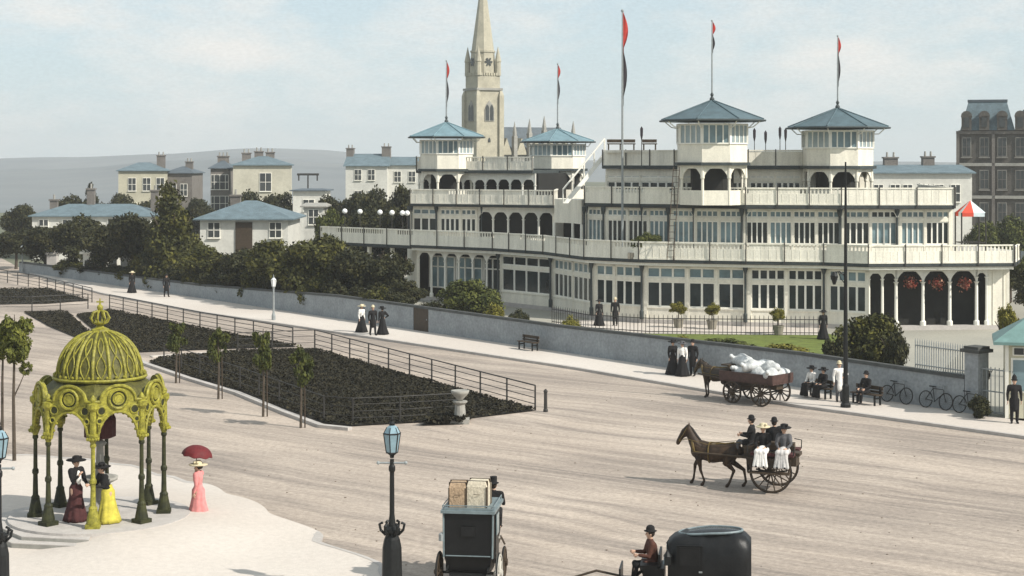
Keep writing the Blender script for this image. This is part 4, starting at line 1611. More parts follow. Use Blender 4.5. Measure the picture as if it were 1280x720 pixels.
# ------------------------------------------------------------------ trees and shrubs
def crown_mesh(name, seed, n, leaf, kind='round'):
    """leaf-sized faces through the crown's volume, in unit size (radius 1, z from -1 to 1)"""
    rg = np.random.default_rng(seed)
    if kind == 'cone':
        nb = 46
        z = rg.uniform(-.95, .95, nb)
        rr = (1 - z) / 2 * .8 + .06
        a = rg.uniform(0, 2 * PI, nb)
        q = rr * np.sqrt(rg.uniform(.2, 1, nb))
        C = np.stack([q * np.cos(a), q * np.sin(a), z], 1)
        Rb = .14 + .2 * (1 - z) / 2
    elif kind == 'loose':
        nb = 16
        v = rg.normal(size=(nb, 3))
        v /= np.linalg.norm(v, axis=1)[:, None]
        C = v * (rg.uniform(.3, .85, nb))[:, None]
        Rb = rg.uniform(.16, .3, nb)
    else:
        nb = 34
        v = rg.normal(size=(nb, 3))
        v /= np.linalg.norm(v, axis=1)[:, None]
        C = v * (rg.uniform(.25, .82, nb) )[:, None]
        C[:, 2] = C[:, 2] * .9
        Rb = rg.uniform(.2, .42, nb)
    w = Rb ** 2
    idx = rg.choice(nb, n, p=w / w.sum())
    v = rg.normal(size=(n, 3))
    v /= np.linalg.norm(v, axis=1)[:, None]
    rad = Rb[idx] * rg.uniform(.35, 1.0, n) ** .5
    P = C[idx] + v * rad[:, None] * np.array([1, 1, .8])
    P += rg.normal(size=(n, 3)) * .035
    nrm = v + rg.normal(size=(n, 3)) * .7
    nrm /= np.linalg.norm(nrm, axis=1)[:, None]
    t = np.cross(nrm, rg.normal(size=(n, 3)))
    t /= np.linalg.norm(t, axis=1)[:, None]
    s = np.cross(nrm, t)
    L = leaf * rg.uniform(.6, 1.35, n)[:, None]
    if kind != 'loose':
        # bigger leaf sprays inside close the crown
        k = n // 6
        P[:k] *= .62
        L[:k] *= 2.2
    V = np.empty((n, 4, 3))
    V[:, 0] = P - t * L
    V[:, 1] = P - s * L * .6 + nrm * L * .15
    V[:, 2] = P + t * L
    V[:, 3] = P + s * L * .6 + nrm * L * .15
    me = bpy.data.meshes.new(name)
    me.vertices.add(n * 4)
    me.vertices.foreach_set('co', V.reshape(-1))
    me.loops.add(n * 4)
    me.loops.foreach_set('vertex_index', np.arange(n * 4, dtype=np.int32))
    me.polygons.add(n)
    me.polygons.foreach_set('loop_start', np.arange(0, n * 4, 4, dtype=np.int32))
    me.update(calc_edges=True)
    me.validate()
    return me


def trunk_mesh(seed, spread=.6):
    rng = random.Random(seed)
    b = MB()
    b.tube([(0, 0, 0), (.01, .01, .25), (.0, .02, .5), (.02, 0, .8)], [.045, .034, .03, .012], 8)
    for i in range(6):
        a = 2 * PI * i / 6 + rng.uniform(-.4, .4)
        z = rng.uniform(.28, .55)
        r = rng.uniform(.6, 1) * spread * .45
        b.tube([(0, .01, z), (r * .5 * math.cos(a), r * .5 * math.sin(a), z + .1), (r * math.cos(a), r * math.sin(a), z + .26)], [.018, .012, .005], 6)
    me = b.build('trunk', M['bark'])
    d = me.data
    bpy.data.objects.remove(me)
    return d


CR = {}
for k in range(4):
    CR['r%d' % k] = crown_mesh('round_crown', 100 + k, 12500, .056)
CR['cone'] = crown_mesh('cone_crown', 120, 12000, .046, 'cone')
CR['cone2'] = crown_mesh('cone_crown', 121, 9000, .05, 'cone')
CR['loose'] = crown_mesh('loose_crown', 130, 1500, .085, 'loose')
CR['loose2'] = crown_mesh('loose_crown', 131, 1500, .085, 'loose')
CR['bush'] = crown_mesh('bush_crown', 140, 6500, .07)
TR = [trunk_mesh(k) for k in range(3)]
CACHE = {}


def crown_obj(key, m, parent, loc, sc, rz, name='crown'):
    q = (key, m)
    if q not in CACHE:
        d = CR[key].copy()
        d.materials.append(M[m])
        CACHE[q] = d
    o = bpy.data.objects.new(name, CACHE[q])
    COL.objects.link(o)
    o.parent = parent
    o.location = loc
    o.scale = sc
    o.rotation_euler = (0, 0, rz)
    return o


def tree(label, px, ytop, hw, d, key='r0', m='leafdark', zc0=.9, group='trees of the garden and the town', name='broadleaf_tree', z0=0.0, cat='tree', tk=0):
    h = gz(ytop, d) - z0
    r = hw * d / F * 1.12
    if d < 156 and px < 520 and ytop > 225 and d - wl(px)[1] < 16 and zc0 < 1:
        d = max(d, wl(px)[1] + r * 1.35 + .6)
        h = gz(ytop, d) - z0
    x = gx(px, d)
    t = thing(name, label, cat, (x, d, z0), 0, group)
    hz = (h - zc0) / 2
    crown_obj(key, m, t, (0, 0, zc0 + hz), (r, r, hz * 1.02), random.uniform(0, 6.28))
    o = bpy.data.objects.new('trunk', TR[tk % 3])
    if not TR[tk % 3].materials: TR[tk % 3].materials.append(M['bark'])
    COL.objects.link(o)
    o.parent = t
    o.scale = (h * .9, h * .9, h * .92)
    return t


T = tree
# front row behind the wall
T('round dark tree at the far left end, beside the road end', 20, 282, 30, 153, 'r0')
T('low dark tree second from the road end', 56, 276, 30, 150, 'r1')
T('dark spreading tree above the ticket booth', 94, 262, 36, 147, 'r2')
T('dark tree over the white-posted shelter', 130, 276, 32, 143, 'r3')
T('rounded dark tree left of the tall pointed tree', 166, 258, 34, 139, 'r0')
T('tall pointed olive tree, the highest left of the cottage', 214, 229, 54, 135, 'cone', 'leafolive', .5, name='conical_tree')
T('low tree in front of the cottage, left of its door', 254, 300, 34, 128, 'r1', 'leafolive')
T('low dark tree in front of the right end of the cottage', 300, 305, 34, 123, 'r2', 'leafdark')
T('olive tree behind the pavement lamp', 345, 294, 36, 120, 'r3', 'leafolive')
T('large bright olive tree in the middle of the hedge row', 392, 286, 46, 117, 'r0', 'leafolive')
T('dark tree just right of the large olive tree', 446, 302, 38, 114.5, 'r1')
T('dark tree at the right end of the row beside the pavilion arcade', 485, 308, 30, 113.5, 'r2')
T('small dark shrubby tree tucked between the row end and the wall door', 508, 348, 22, 110, 'r3')
# behind the cottage, round the town
T('round dark crown on the skyline at the far left', 26, 248, 24, 192, 'r1')
T('small dark crown right of the skyline tree at far left', 58, 262, 18, 190, 'r2')
T('dark crown showing over the long low house, left of its middle', 88, 238, 26, 212, 'r2')
T('pointed dark tree rising over the long low house', 114, 229, 16, 222, 'cone2', name='conical_tree')
T('dark tree under the yellow villa, left', 147, 238, 25, 214, 'r3')
T('dark tree under the yellow villa, right', 180, 244, 24, 205, 'r0')
T('dark tree between the villa and the cream square house', 250, 240, 20, 205, 'r1')
T('dark tree directly below the cream house window', 318, 232, 32, 198, 'r2')
T('dark tree at the right shoulder of the cottage roof', 350, 236, 26, 192, 'r3')
T('leftmost of the dark trees below the terrace houses', 420, 236, 24, 172, 'r0')
T('dark tree under the left chimney of the terrace houses', 446, 228, 28, 168, 'r1')
T('dark tree under the right chimney of the terrace houses', 476, 225, 28, 163, 'r2')
T('dark tree touching the left turret of the pavilion', 506, 224, 26, 158, 'r3')
T('low dark tree left behind the walkway globes', 410, 252, 22, 150, 'r2', 'leafgreen')
T('low dark tree right behind the walkway globes', 462, 252, 40, 148, 'r0')
T('dark bushy tree behind the walkway lamp nearest the pavilion', 500, 256, 26, 146, 'r3')
# right edge
T('green tree below the dark brick block, left', 1228, 268, 22, 150, 'r1', 'leafgreen')
T('green tree below the dark brick block, right', 1266, 262, 26, 152, 'r2', 'leafgreen')
T('bright green tree right of the pavilion end', 1262, 300, 22, 125, 'r0', 'leafgreen')
T('dark tree behind the kiosk', 1290, 330, 30, 110, 'r3')
T('yellow-green shrubby tree leaning over the kiosk roof', 1262, 374, 14, 82, 'bush', 'leafyellow', 1.5)
for i in range(17):
    px = 92 + i * 25.5
    q = wl(px)
    d = q[1] + 2.2 + (i % 3) * .5
    yt = [322, 324, 326, 322, 318, 326, 330, 335, 338, 335, 332, 338, 342, 346, 350, 356, 362][i]
    T('dark shrub in the continuous hedge under the trees, right behind the grey wall', px, yt + random.uniform(-5, 5), 21, d, 'bush' if i % 2 else 'r%d' % (i % 4), 'leafdark' if i % 3 else 'leafolive', 0, 'hedge shrubs behind the wall', 'hedge_shrub', cat='shrub')
G_ = 'shrubs in the pavilion garden'
def shrub(label, px, ytop, hw, d, key, m, group=G_, zc0=.0): return tree(label, px, ytop, hw, d, key, m, zc0, group, 'garden_shrub', cat='shrub')
shrub('big olive and yellow shrub over the wall in front of the pavilion windows', 590, 344, 37, 106.5, 'r3', 'leafgreen')
shrub('yellowish lower right lobe of the big shrub, beside the grey bed', 620, 375, 15, 103.5, 'bush', 'leafyellow')
shrub('dark low shrub between the wall door and the big shrub', 548, 372, 26, 105.8, 'bush', 'leafdark')
shrub('grey dark low bush right of the big shrub', 645, 384, 18, 102, 'bush', 'leafdark')
shrub('small green shrub behind the wall above the bench', 710, 391, 16, 95.5, 'bush', 'leafyellow')
shrub('huge dark bush behind the tall pole', 1088, 379, 44, 80, 'r1', 'leafolive')
shrub('dark bush at the left foot of the huge bush', 1050, 412, 20, 79, 'bush', 'leafdark')
shrub('dark end of the huge bush beside the wall railing', 1118, 398, 18, 77.5, 'bush', 'leafdark')
shrub('narrow dark shrub beside the gate pier', 1228, 437, 9, 70.2, 'bush', 'leafdark', zc0=.4)
shrub('low dark ivy heap at the foot of the gate', 1226, 490, 16, 68.3, 'bush', 'leafdark')
shrub('low hedge clump along the lawn edge, left', 850, 416, 24, 91, 'bush', 'leafyellow')
shrub('low hedge clump along the lawn edge, middle', 915, 420, 34, 91, 'bush', 'leafgreen')
shrub('low hedge clump along the lawn edge, right', 990, 427, 36, 87, 'bush', 'leafyellow')
shrub('plant spilling over the balcony, right of the tall flagpole', 806, 274, 24, 108.0, 'bush', 'leafgreen', zc0=0)
o = bpy.context.collection.objects[-1]
# balcony plant stands on the balcony, in a trough
for ob in list(COL.objects):
    if ob.get('label') == 'plant spilling over the balcony, right of the tall flagpole':
        d = 108.9
        ob.location = (gx(806, d), d, ZB + .4)
        for c in ob.children:
            if c.name.startswith('crown'):
                c.location = (0, 0, .7)
                c.scale = (1.25, .5, .75)
            else:
                c.scale = (1.2, 1.2, 1.2)
        tr = MB().box((0, 0, -.2), (2.2, .5, .4)).build('trough', M['terracotta'], ob)
# bay trees in tubs
bay = None
for i, (px, yt, yb) in enumerate(((848, 374, 410), (890, 377, 412), (973, 377, 419))):
    p = at(px, yb)
    lab = ['clipped bay tree in a tub, leftmost of three before the windows', 'clipped bay tree in a tub, middle of three before the windows',
           'clipped bay tree in a tub nearest the lawn corner'][i]
    if bay is None:
        bay = thing('potted_tree', lab, 'potted tree', (*p, .02), 0, 'bay trees in tubs')
        MB().lathe([(.24, 0), (.26, .05), (.33, .5), (.36, .52), (.36, .58), (.3, .58), (.28, .5)], n=12).build('tub', M['terracotta'], bay)
        MB().tube([(0, 0, .5), (.02, 0, 1.1)], .035, 6).build('trunk', M['bark'], bay)
        crown_obj('bush', 'leafyellow', bay, (0, 0, 1.25), (.58, .58, .5), 1)
    else:
        q = dup(bay, (*p, .02), i * 2.0, label=lab)
# staked young trees along the bed kerb
GY = 'young staked trees along the beds'
for i, (px, yb, yt, key) in enumerate(((220, 479, 396, 'loose'), (273, 499, 405, 'loose2'), (329, 521, 405, 'loose'), (376, 535, 428, 'loose2'))):
    p = at(px, yb)
    h = gz(yt, p[1])
    lab = ['young thin-trunked tree nearest the golden dome', 'second young tree from the golden dome', 'young tree with a tall narrow crown, third from the dome',
           'young tree nearest the big bed corner'][i]
    t = thing('young_tree', lab, 'tree', (*p, 0), 0, GY)
    MB().tube([(0, 0, 0), (.02, 0, h * .4), (-.02, .02, h * .75), (0, 0, h * .95)], [.055, .045, .03, .012], 7).build('trunk', M['bark'], t)
    crown_obj(key, 'leafgreen', t, (0, 0, h * .72), (.62 + .1 * (i == 0), .6, h * .32), i * 1.7)
    MB().tube([(.16, .05, 0), (.14, .05, 1.9)], .03, 6).build('stake', M['wood'], t)
p = at(18, 580)
h = gz(388, p[1])
t = thing('young_tree', 'slender leafy young tree at the left edge of the island', 'tree', (*p, .12), 0, GY)
MB().tube([(0, 0, 0), (-.03, 0, h * .4), (.0, .02, h * .75), (0, 0, h * .95)], [.07, .055, .035, .012], 7).tube([(0, 0, h * .42), (.2, 0, h * .5), (.38, 0, h * .58)], [.03, .02, .01], 6).build('trunk', M['bark'], t)
crown_obj('loose', 'leafspring', t, (0, 0, h * .8), (.85, .75, h * .2), 1)
crown_obj('loose2', 'leafspring', t, (.1, 0, h * .78), (.7, .7, h * .2), 4)
crown_obj('loose2', 'leafspring', t, (.38, 0, h * .60), (.3, .3, .34), 1)
p = at(3, 574)
t = thing('young_tree', 'bare-stemmed young tree at the very left edge, behind the leafy one', 'tree', (*p, .12), 0, GY)
MB().tube([(0, 0, 0), (0, 0, h * .5), (.05, 0, h * .9)], [.06, .045, .015], 7).build('trunk', M['bark'], t)
crown_obj('loose2', 'leafgreen', t, (0, 0, h * .78), (.6, .6, h * .2), 3)
# ------------------------------------------------------------------ cast-iron fountain canopy
FZ = .43
t = thing('fountain_canopy', 'ornate yellow cast-iron domed canopy with eight dark columns on steps', 'fountain', (CX, CY, 0))
NC = 8
ca = [2 * PI * (i + .5) / NC + R(-14.7) for i in range(NC)]
RC = 1.80
# two steps on the left side and a round floor
floor = MB().lathe([(2.55, .1), (2.55, FZ + .006), (0.02, FZ + .006)], n=40)
floor.build('floor', M['stonep'], t)
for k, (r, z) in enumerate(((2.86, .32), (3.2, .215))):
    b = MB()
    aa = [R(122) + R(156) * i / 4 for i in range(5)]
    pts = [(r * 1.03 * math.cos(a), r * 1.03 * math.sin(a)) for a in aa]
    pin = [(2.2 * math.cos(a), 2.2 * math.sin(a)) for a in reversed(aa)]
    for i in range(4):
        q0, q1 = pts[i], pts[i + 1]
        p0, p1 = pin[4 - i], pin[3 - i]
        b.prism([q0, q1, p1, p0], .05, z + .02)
    b.build('step', M['stoned'], t)  # darker stone puts shade into the riser faces, treads stay pale
    b = MB()
    for i in range(4):
        q0, q1 = pts[i], pts[i + 1]
        p0, p1 = pin[4 - i], pin[3 - i]
        b.prism([q0, q1, p1, p0], z + .022, z + .045)
    b.build('tread', M['stonep'], t)
colm = None
for i, a in enumerate(ca):
    x, y = RC * math.cos(a), RC * math.sin(a)
    pale = i in (6,)  # front column takes the lit colour, the others are coloured as shaded
    c = MB()
    c.box((x, y, FZ + .06), (.40, .40, .12), a).lathe([(.19, .12), (.18, .2), (.12, .5), (.125, .55), (.08, .62), (.066, 1.2), (.095, 1.24), (.095, 1.32), (.062, 1.38), (.055, 2.2),
            (.085, 2.24), (.085, 2.3), (.058, 2.34)], (x, y, FZ), 12)
    o = c.build('column', M['gold'] if pale else M['green_iron'], t, label='front column coloured yellow as lit' if pale else None)
    cp = MB()
    cp.lathe([(.06, 2.3), (.13, 2.48), (.155, 2.52), (.155, 2.58), (.10, 2.6), (.09, 3.2), (.16, 3.3), (.16, 3.42), (.08, 3.46), (.10, 3.54), (.02, 3.66)], (x, y, FZ), 12)
    for k in range(5):
        aa = a + (k - 2) * .5
        cp.ball((x + .16 * math.cos(aa), y + .16 * math.sin(aa), FZ + 2.46), .05, 6, 5)
    cp.build('capital', M['gold'], o)
# arch panels: spandrels with pierced circles, rounded gablet and medallion on each side
for i in range(NC):
    a0, a1 = ca[i], ca[(i + 1) % NC]
    A = (RC * math.cos(a1), RC * math.sin(a1))
    B_ = (RC * math.cos(a0), RC * math.sin(a0))
    d_, l = unit(B_, A)         # walk so that the left side is inward
    b = MB()
    r = l / 2 - .12
    zs = FZ + 2.42
    RISE = .76
    N = 18
    for k in range(N):
        u0, u1 = PI * k / N, PI * (k + 1) / N
        ua, za = l / 2 - r * math.cos(u0), zs + RISE * math.sin(u0)
        ub, zb_ = l / 2 - r * math.cos(u1), zs + RISE * math.sin(u1)
        # top outline: straight cornice with a rounded gablet in the middle
        def top(u):
            e = abs(u - l / 2) / (l * .36)
            return FZ + 3.48 + (.42 * math.sqrt(max(0, 1 - e * e)) if e < 1 else 0)
        nrm = (-d_[1], d_[0])
        q = []
        for v in (-.05, .05):
            for u, z in ((ua, za), (ub, zb_), (ub, top(ub)), (ua, top(ua))):
                q.append((B_[0] + d_[0] * u + nrm[0] * v, B_[1] + d_[1] * u + nrm[1] * v, z))
        b.hexa(q)
    ap = b.build('arch_panel', M['gold'], t)
    # mouldings: arch ring, cornice ring, medallion, scroll rings in the corners
    b = MB()
    def pt(u, z, v): return (B_[0] + d_[0] * u - (-d_[1]) * -v if False else B_[0] + d_[0] * u + (-d_[1]) * v, B_[1] + d_[1] * u + d_[0] * v, z)
    b.tube([pt(l / 2 - r * math.cos(PI * k / 16), zs + RISE * math.sin(PI * k / 16), -.06) for k in range(17)], .04, 6)
    b.tube([pt(l / 2 - l * .36 * math.cos(PI * k / 16), FZ + 3.48 + .42 * math.sin(PI * k / 16), -.06) for k in range(17)], .045, 6)
    for u in (.02, l - .02 - l * .14):
        b.tube([pt(u, FZ + 3.48, -.05), pt(u + l * .14, FZ + 3.48, -.05)], .045, 6)
    for rr, w in ((.26, .045), (.15, .03)):
        b.tube([pt(l / 2 + rr * math.cos(2 * PI * k / 20), FZ + 3.53 + rr * math.sin(2 * PI * k / 20), -.08) for k in range(20)], w, 6, closed=True)
    for u, z, rr in ((.22, FZ + 3.22, .12), (l - .22, FZ + 3.22, .12), (.16, FZ + 2.94, .075), (l - .16, FZ + 2.94, .075)):
        b.tube([pt(u + rr * math.cos(2 * PI * k / 12), z + rr * math.sin(2 * PI * k / 12), -.06) for k in range(12)], .025, 5, closed=True)
    # cusps hanging inside the arch
    for k in range(1, 10):
        an = PI * k / 10
        c = pt(l / 2 - (r - .03) * math.cos(an), zs + (RISE - .03) * math.sin(an), 0)
        b.ball(c, .042, 6, 5)
    b.build('ornament', M['gold'], ap)
    b = MB()
    b.tube([pt(l / 2, FZ + 3.53, -.055), pt(l / 2, FZ + 3.53, -.068)], .24, 18)
    b.build('medallion', M['green_iron'], ap)
    b = MB().tube([pt(l / 2, FZ + 3.53, -.068), pt(l / 2, FZ + 3.53, -.10)], .12, 12)
    b.build('boss', M['gold'], ap)
    for u, z, rr in ((.22, FZ + 3.22, .10), (l - .22, FZ + 3.22, .10), (.16, FZ + 2.94, .06), (l - .16, FZ + 2.94, .06)):
        MB().tube([pt(u, z, -.053), pt(u, z, -.06)], rr, 12).build('pierced_hole', M['green_iron'], ap)
# roof from the octagon up to the drum
b = MB()
def oc(r, z): return [(r * math.cos(a), r * math.sin(a), z) for a in ca]
for r, z in ((RC - .02, FZ + 3.5), (1.66, FZ + 3.6), (1.25, FZ + 3.93), (1.18, FZ + 3.95), (1.18, FZ + 3.85), (1.6, FZ + 3.5)): b.v += oc(r, z)
for k in range(5):
    for i in range(8):
        j = (i + 1) % 8
        b.f.append((k * 8 + i, k * 8 + j, k * 8 + 8 + j, k * 8 + 8 + i))
b.build('skirt_roof', M['goldd'], t)
# dome
prof = []
for k in range(13):
    a = PI / 2 * k / 12
    prof.append((1.19 * math.cos(a) + .0, FZ + 4.02 + 1.27 * math.sin(a)))
prof[-1] = (.12, prof[-1][1])
dm = MB().lathe([(1.23, FZ + 3.86), (1.29, FZ + 3.92), (1.29, FZ + 3.98), (1.21, FZ + 4.02)] + prof[1:], n=48).build('dome', M['goldd'], t, True)
b = MB()
for i in range(16):
    a = 2 * PI * i / 16 + R(4)
    b.tube([((r + .015) * math.cos(a), (r + .015) * math.sin(a), z) for r, z in prof], [.05] * 8 + [.04, .035, .03, .025, .02], 6)
    # leaf filigree between the ribs
    a2 = a + PI / 16
    for kk, (lo, hi) in enumerate(((0, 4), (4, 8))):
        w = (.13, .075)[kk]
        pr = prof[lo:hi + 1]
        ln = len(pr)
        pl = []
        for sgn in (1, -1):
            seq = list(enumerate(pr))
            if sgn < 0: seq = seq[::-1]
            for q, (r, z) in seq:
                off = sgn * w * math.sin(PI * (q + .001) / (ln - 1))
                pl.append(((r + .02) * math.cos(a2 + off / max(r, .3)), (r + .02) * math.sin(a2 + off / max(r, .3)), z))
        b.tube(pl, .02, 5)
b.build('rib', M['gold'], dm)
b = MB()
b.ring((0, 0, FZ + 3.97), 1.29, .05, 'z', 40)
for i in range(32):
    a = 2 * PI * i / 32
    b.ball((1.27 * math.cos(a), 1.27 * math.sin(a), FZ + 4.06), .045, 6, 5)
b.build('drum_band', M['gold'], dm)
# crown finial
zc = FZ + 5.22
b = MB().lathe([(.3, 0), (.26, .1), (.12, .16), (.1, .22), (.2, .26), (.22, .3), (.08, .32)], (0, 0, zc), 14)
for i in range(8):
    a = 2 * PI * i / 8
    b.tube([(.2 * math.cos(a), .2 * math.sin(a), zc + .28), (.28 * math.cos(a), .28 * math.sin(a), zc + .42), (.2 * math.cos(a), .2 * math.sin(a), zc + .58), (.04 * math.cos(a), .04 * math.sin(a), zc + .64)], .03, 6)
b.ball((0, 0, zc + .72), .09, 10, 8).tube([(0, 0, zc + .75), (0, 0, zc + .98)], [.035, .015], 6).box((0, 0, zc + .88), (.2, .04, .04))
b.build('finial', M['gold'], t)
# the drinking fountain inside
f = MB().lathe([(.55, 0), (.55, .18), (.34, .25), (.24, .4), (.2, .8), (.3, .9), (.5, 1.0), (.52, 1.08), (.4, 1.08), (.16, 1.0), (.13, 1.3), (.22, 1.4), (.12, 1.5), (.1, 1.95), (.2, 2.05), (.06, 2.15)], (0, 0, FZ), 16)
f.build('drinking_fountain', M['stoned'], t, True)
f = MB().lathe([(.34, 2.2), (.46, 2.25), (.46, 2.75), (.36, 2.95), (.12, 3.1), (.08, 3.5)], (0, 0, FZ), 12)
f.build('fountain_hood', M['maroon'], t)


# ------------------------------------------------------------------ street lamps
def lantern(t, z, s=1.0, glass='lanternglass', frame='iron'):
    n = 6
    a_ = [2 * PI * i / n + .3 for i in range(n)]
    def rg(r, zz): return [(r * math.cos(a), r * math.sin(a), zz) for a in a_]
    g = MB()
    lo, hi = rg(.15 * s, z), rg(.225 * s, z + .5 * s)
    k = 0
    g.v = lo + hi
    g.f = [(i, (i + 1) % n, n + (i + 1) % n, n + i) for i in range(n)]
    g.build('lantern_glass', M[glass], t)
    up = MB()
    q = rg(.225 * s, z + .5 * s) + rg(.14 * s, z + .66 * s) + rg(.06 * s, z + .72 * s)
    up.v = q
    up.f = [(r * n + i, r * n + (i + 1) % n, r * n + n + (i + 1) % n, r * n + n + i) for r in range(2) for i in range(n)]
    up.build('lantern_top', M[glass], t)
    f = MB()
    for i in range(n):
        f.tube([lo[i], hi[i]], .016 * s, 5)
        f.tube([hi[i], hi[(i + 1) % n]], .02 * s, 5)
        f.tube([lo[i], lo[(i + 1) % n]], .018 * s, 5)
        f.tube([hi[i], q[n + i]], .012 * s, 4)
    f.lathe([(.07 * s, .7 * s), (.085 * s, .76 * s), (.03 * s, .82 * s), (.04 * s, .88 * s), (.008 * s, 1.0 * s)], (0, 0, z), 8)
    f.lathe([(.05 * s, -.14 * s), (.06 * s, -.08 * s), (.15 * s, 0)], (0, 0, z), 8)
    f.build('lantern_frame', M[frame], t)


def big_lamp(px, py, label):
    p = at(px, py)
    t = thing('street_lamp', label, 'street lamp', (*p, 0), 0, 'ornate gas lamps')
    MB().lathe([(.36, 0), (.36, .14), (.28, .2), (.25, .3), (.23, 1.3), (.19, 1.5), (.14, 1.62), (.2, 1.68), (.2, 1.76), (.12, 1.82)], n=12).build('base', M['iron'], t)
    b = MB()
    for i in range(6):
        a = 2 * PI * i / 6
        b.tube([(.15 * math.cos(a), .15 * math.sin(a), 1.6), (.27 * math.cos(a), .27 * math.sin(a), 1.72), (.3 * math.cos(a), .3 * math.sin(a), 1.86), (.22 * math.cos(a), .22 * math.sin(a), 1.9)], .035, 6)
    b.build('scrollwork', M['iron'], t)
    MB().lathe([(.1, 1.8), (.085, 1.9), (.06, 2.1), (.055, 3.1), (.08, 3.16), (.08, 3.24), (.05, 3.3), (.05, 3.42)], n=10).build('shaft', M['iron'], t)
    MB().tube([(-.33, 0, 3.33), (.33, 0, 3.33)], .026, 6).ball((-.33, 0, 3.33), .045, 8, 6).ball((.33, 0, 3.33), .045, 8, 6).build('ladder_bar', M['grey_iron'], t)
    lantern(t, 3.58, .92)
    return t


big_lamp(490, 752, 'ornate dark gas lamp with blue glass lantern beside the luggage cab')
big_lamp(-1, 762, 'ornate gas lamp cut by the left edge of the picture')


def pale_lamp(px, py, ytop, label):
    p = at(px, py, .12)
    h = gz(ytop, p[1]) - .12
    t = thing('street_lamp', label, 'street lamp', (*p, .12), 0, 'pale lamps on the wall pavement')
    MB().lathe([(.13, 0), (.13, .3), (.07, .5), (.055, h - .95), (.09, h - .9), (.05, h - .8)], n=8).build('shaft', M['grey_iron'], t)
    lantern(t, h - .8, .8, 'opal', 'grey_iron')
    return t


pale_lamp(342, 400, 343, 'pale lamp post with a white lantern beside the second bed')
pale_lamp(28, 340, 304, 'small pale lamp post at the far left end of the road')
# tall dark pole on the kerb
p = at(1057, 509, .12)
t = thing('tall_pole', 'tall dark tapering pole with a lantern bracket on the kerb before the pavilion', 'pole', (*p, .12))
hh = gz(206, p[1])
MB().lathe([(.22, 0), (.22, .12), (.16, .2), (.15, .9), (.10, 1.0), (.085, 4), (.06, 8), (.035, hh)], n=10).build('shaft', M['iron'], t)
b = MB().tube([(0, 0, 5.55), (-.25, 0, 5.75), (-.48, 0, 5.72)], .03, 6).tube([(0, 0, 5.2), (-.2, 0, 5.45), (-.3, 0, 5.72)], .02, 5)
b.build('bracket', M['iron'], t)
b = MB().lathe([(.06, 5.2), (.16, 5.52), (.17, 5.56), (.04, 5.74)], (-.48, 0, 0), 8)
b.build('lantern', M['iron'], t)

# ------------------------------------------------------------------ people
def hand(chains, w, dr, side, s=1.0, up=None, curl=.5, r=.0095):
    """palm, four unequal bent fingers and a thumb, grown from the wrist w along dr"""
    w, dr = Vector(w), Vector(dr).normalized()
    ax = Vector(side) - Vector(side).dot(dr) * dr
    ax.normalize()
    nn = dr.cross(ax)
    L = .085 * s
    for k in range(4):
        o = ax * (k - 1.5) * .019 * s
        a = w + dr * .02 + o * .6
        m = w + dr * L + o
        ln = (.068, .078, .072, .055)[k] * s
        q1 = m + (dr * math.cos(curl) + nn * math.sin(curl)) * ln * .5
        q2 = q1 + (dr * math.cos(curl * 2.2) + nn * math.sin(curl * 2.2)) * ln * .5
        chains.append([(*a, .014 * s), (*m, .0125 * s), (*q1, r * s), (*q2, r * .9 * s)])
    th = w + dr * .03 - ax * .03 * s
    t2 = th + (dr * .7 - ax * .7) * .035 * s + nn * .008
    t3 = t2 + (dr * .9 - ax * .25 + nn * .3) * .03 * s
    chains.append([(*w, .02 * s), (*th, .014 * s), (*t2, .012 * s), (*t3, .010 * s)])


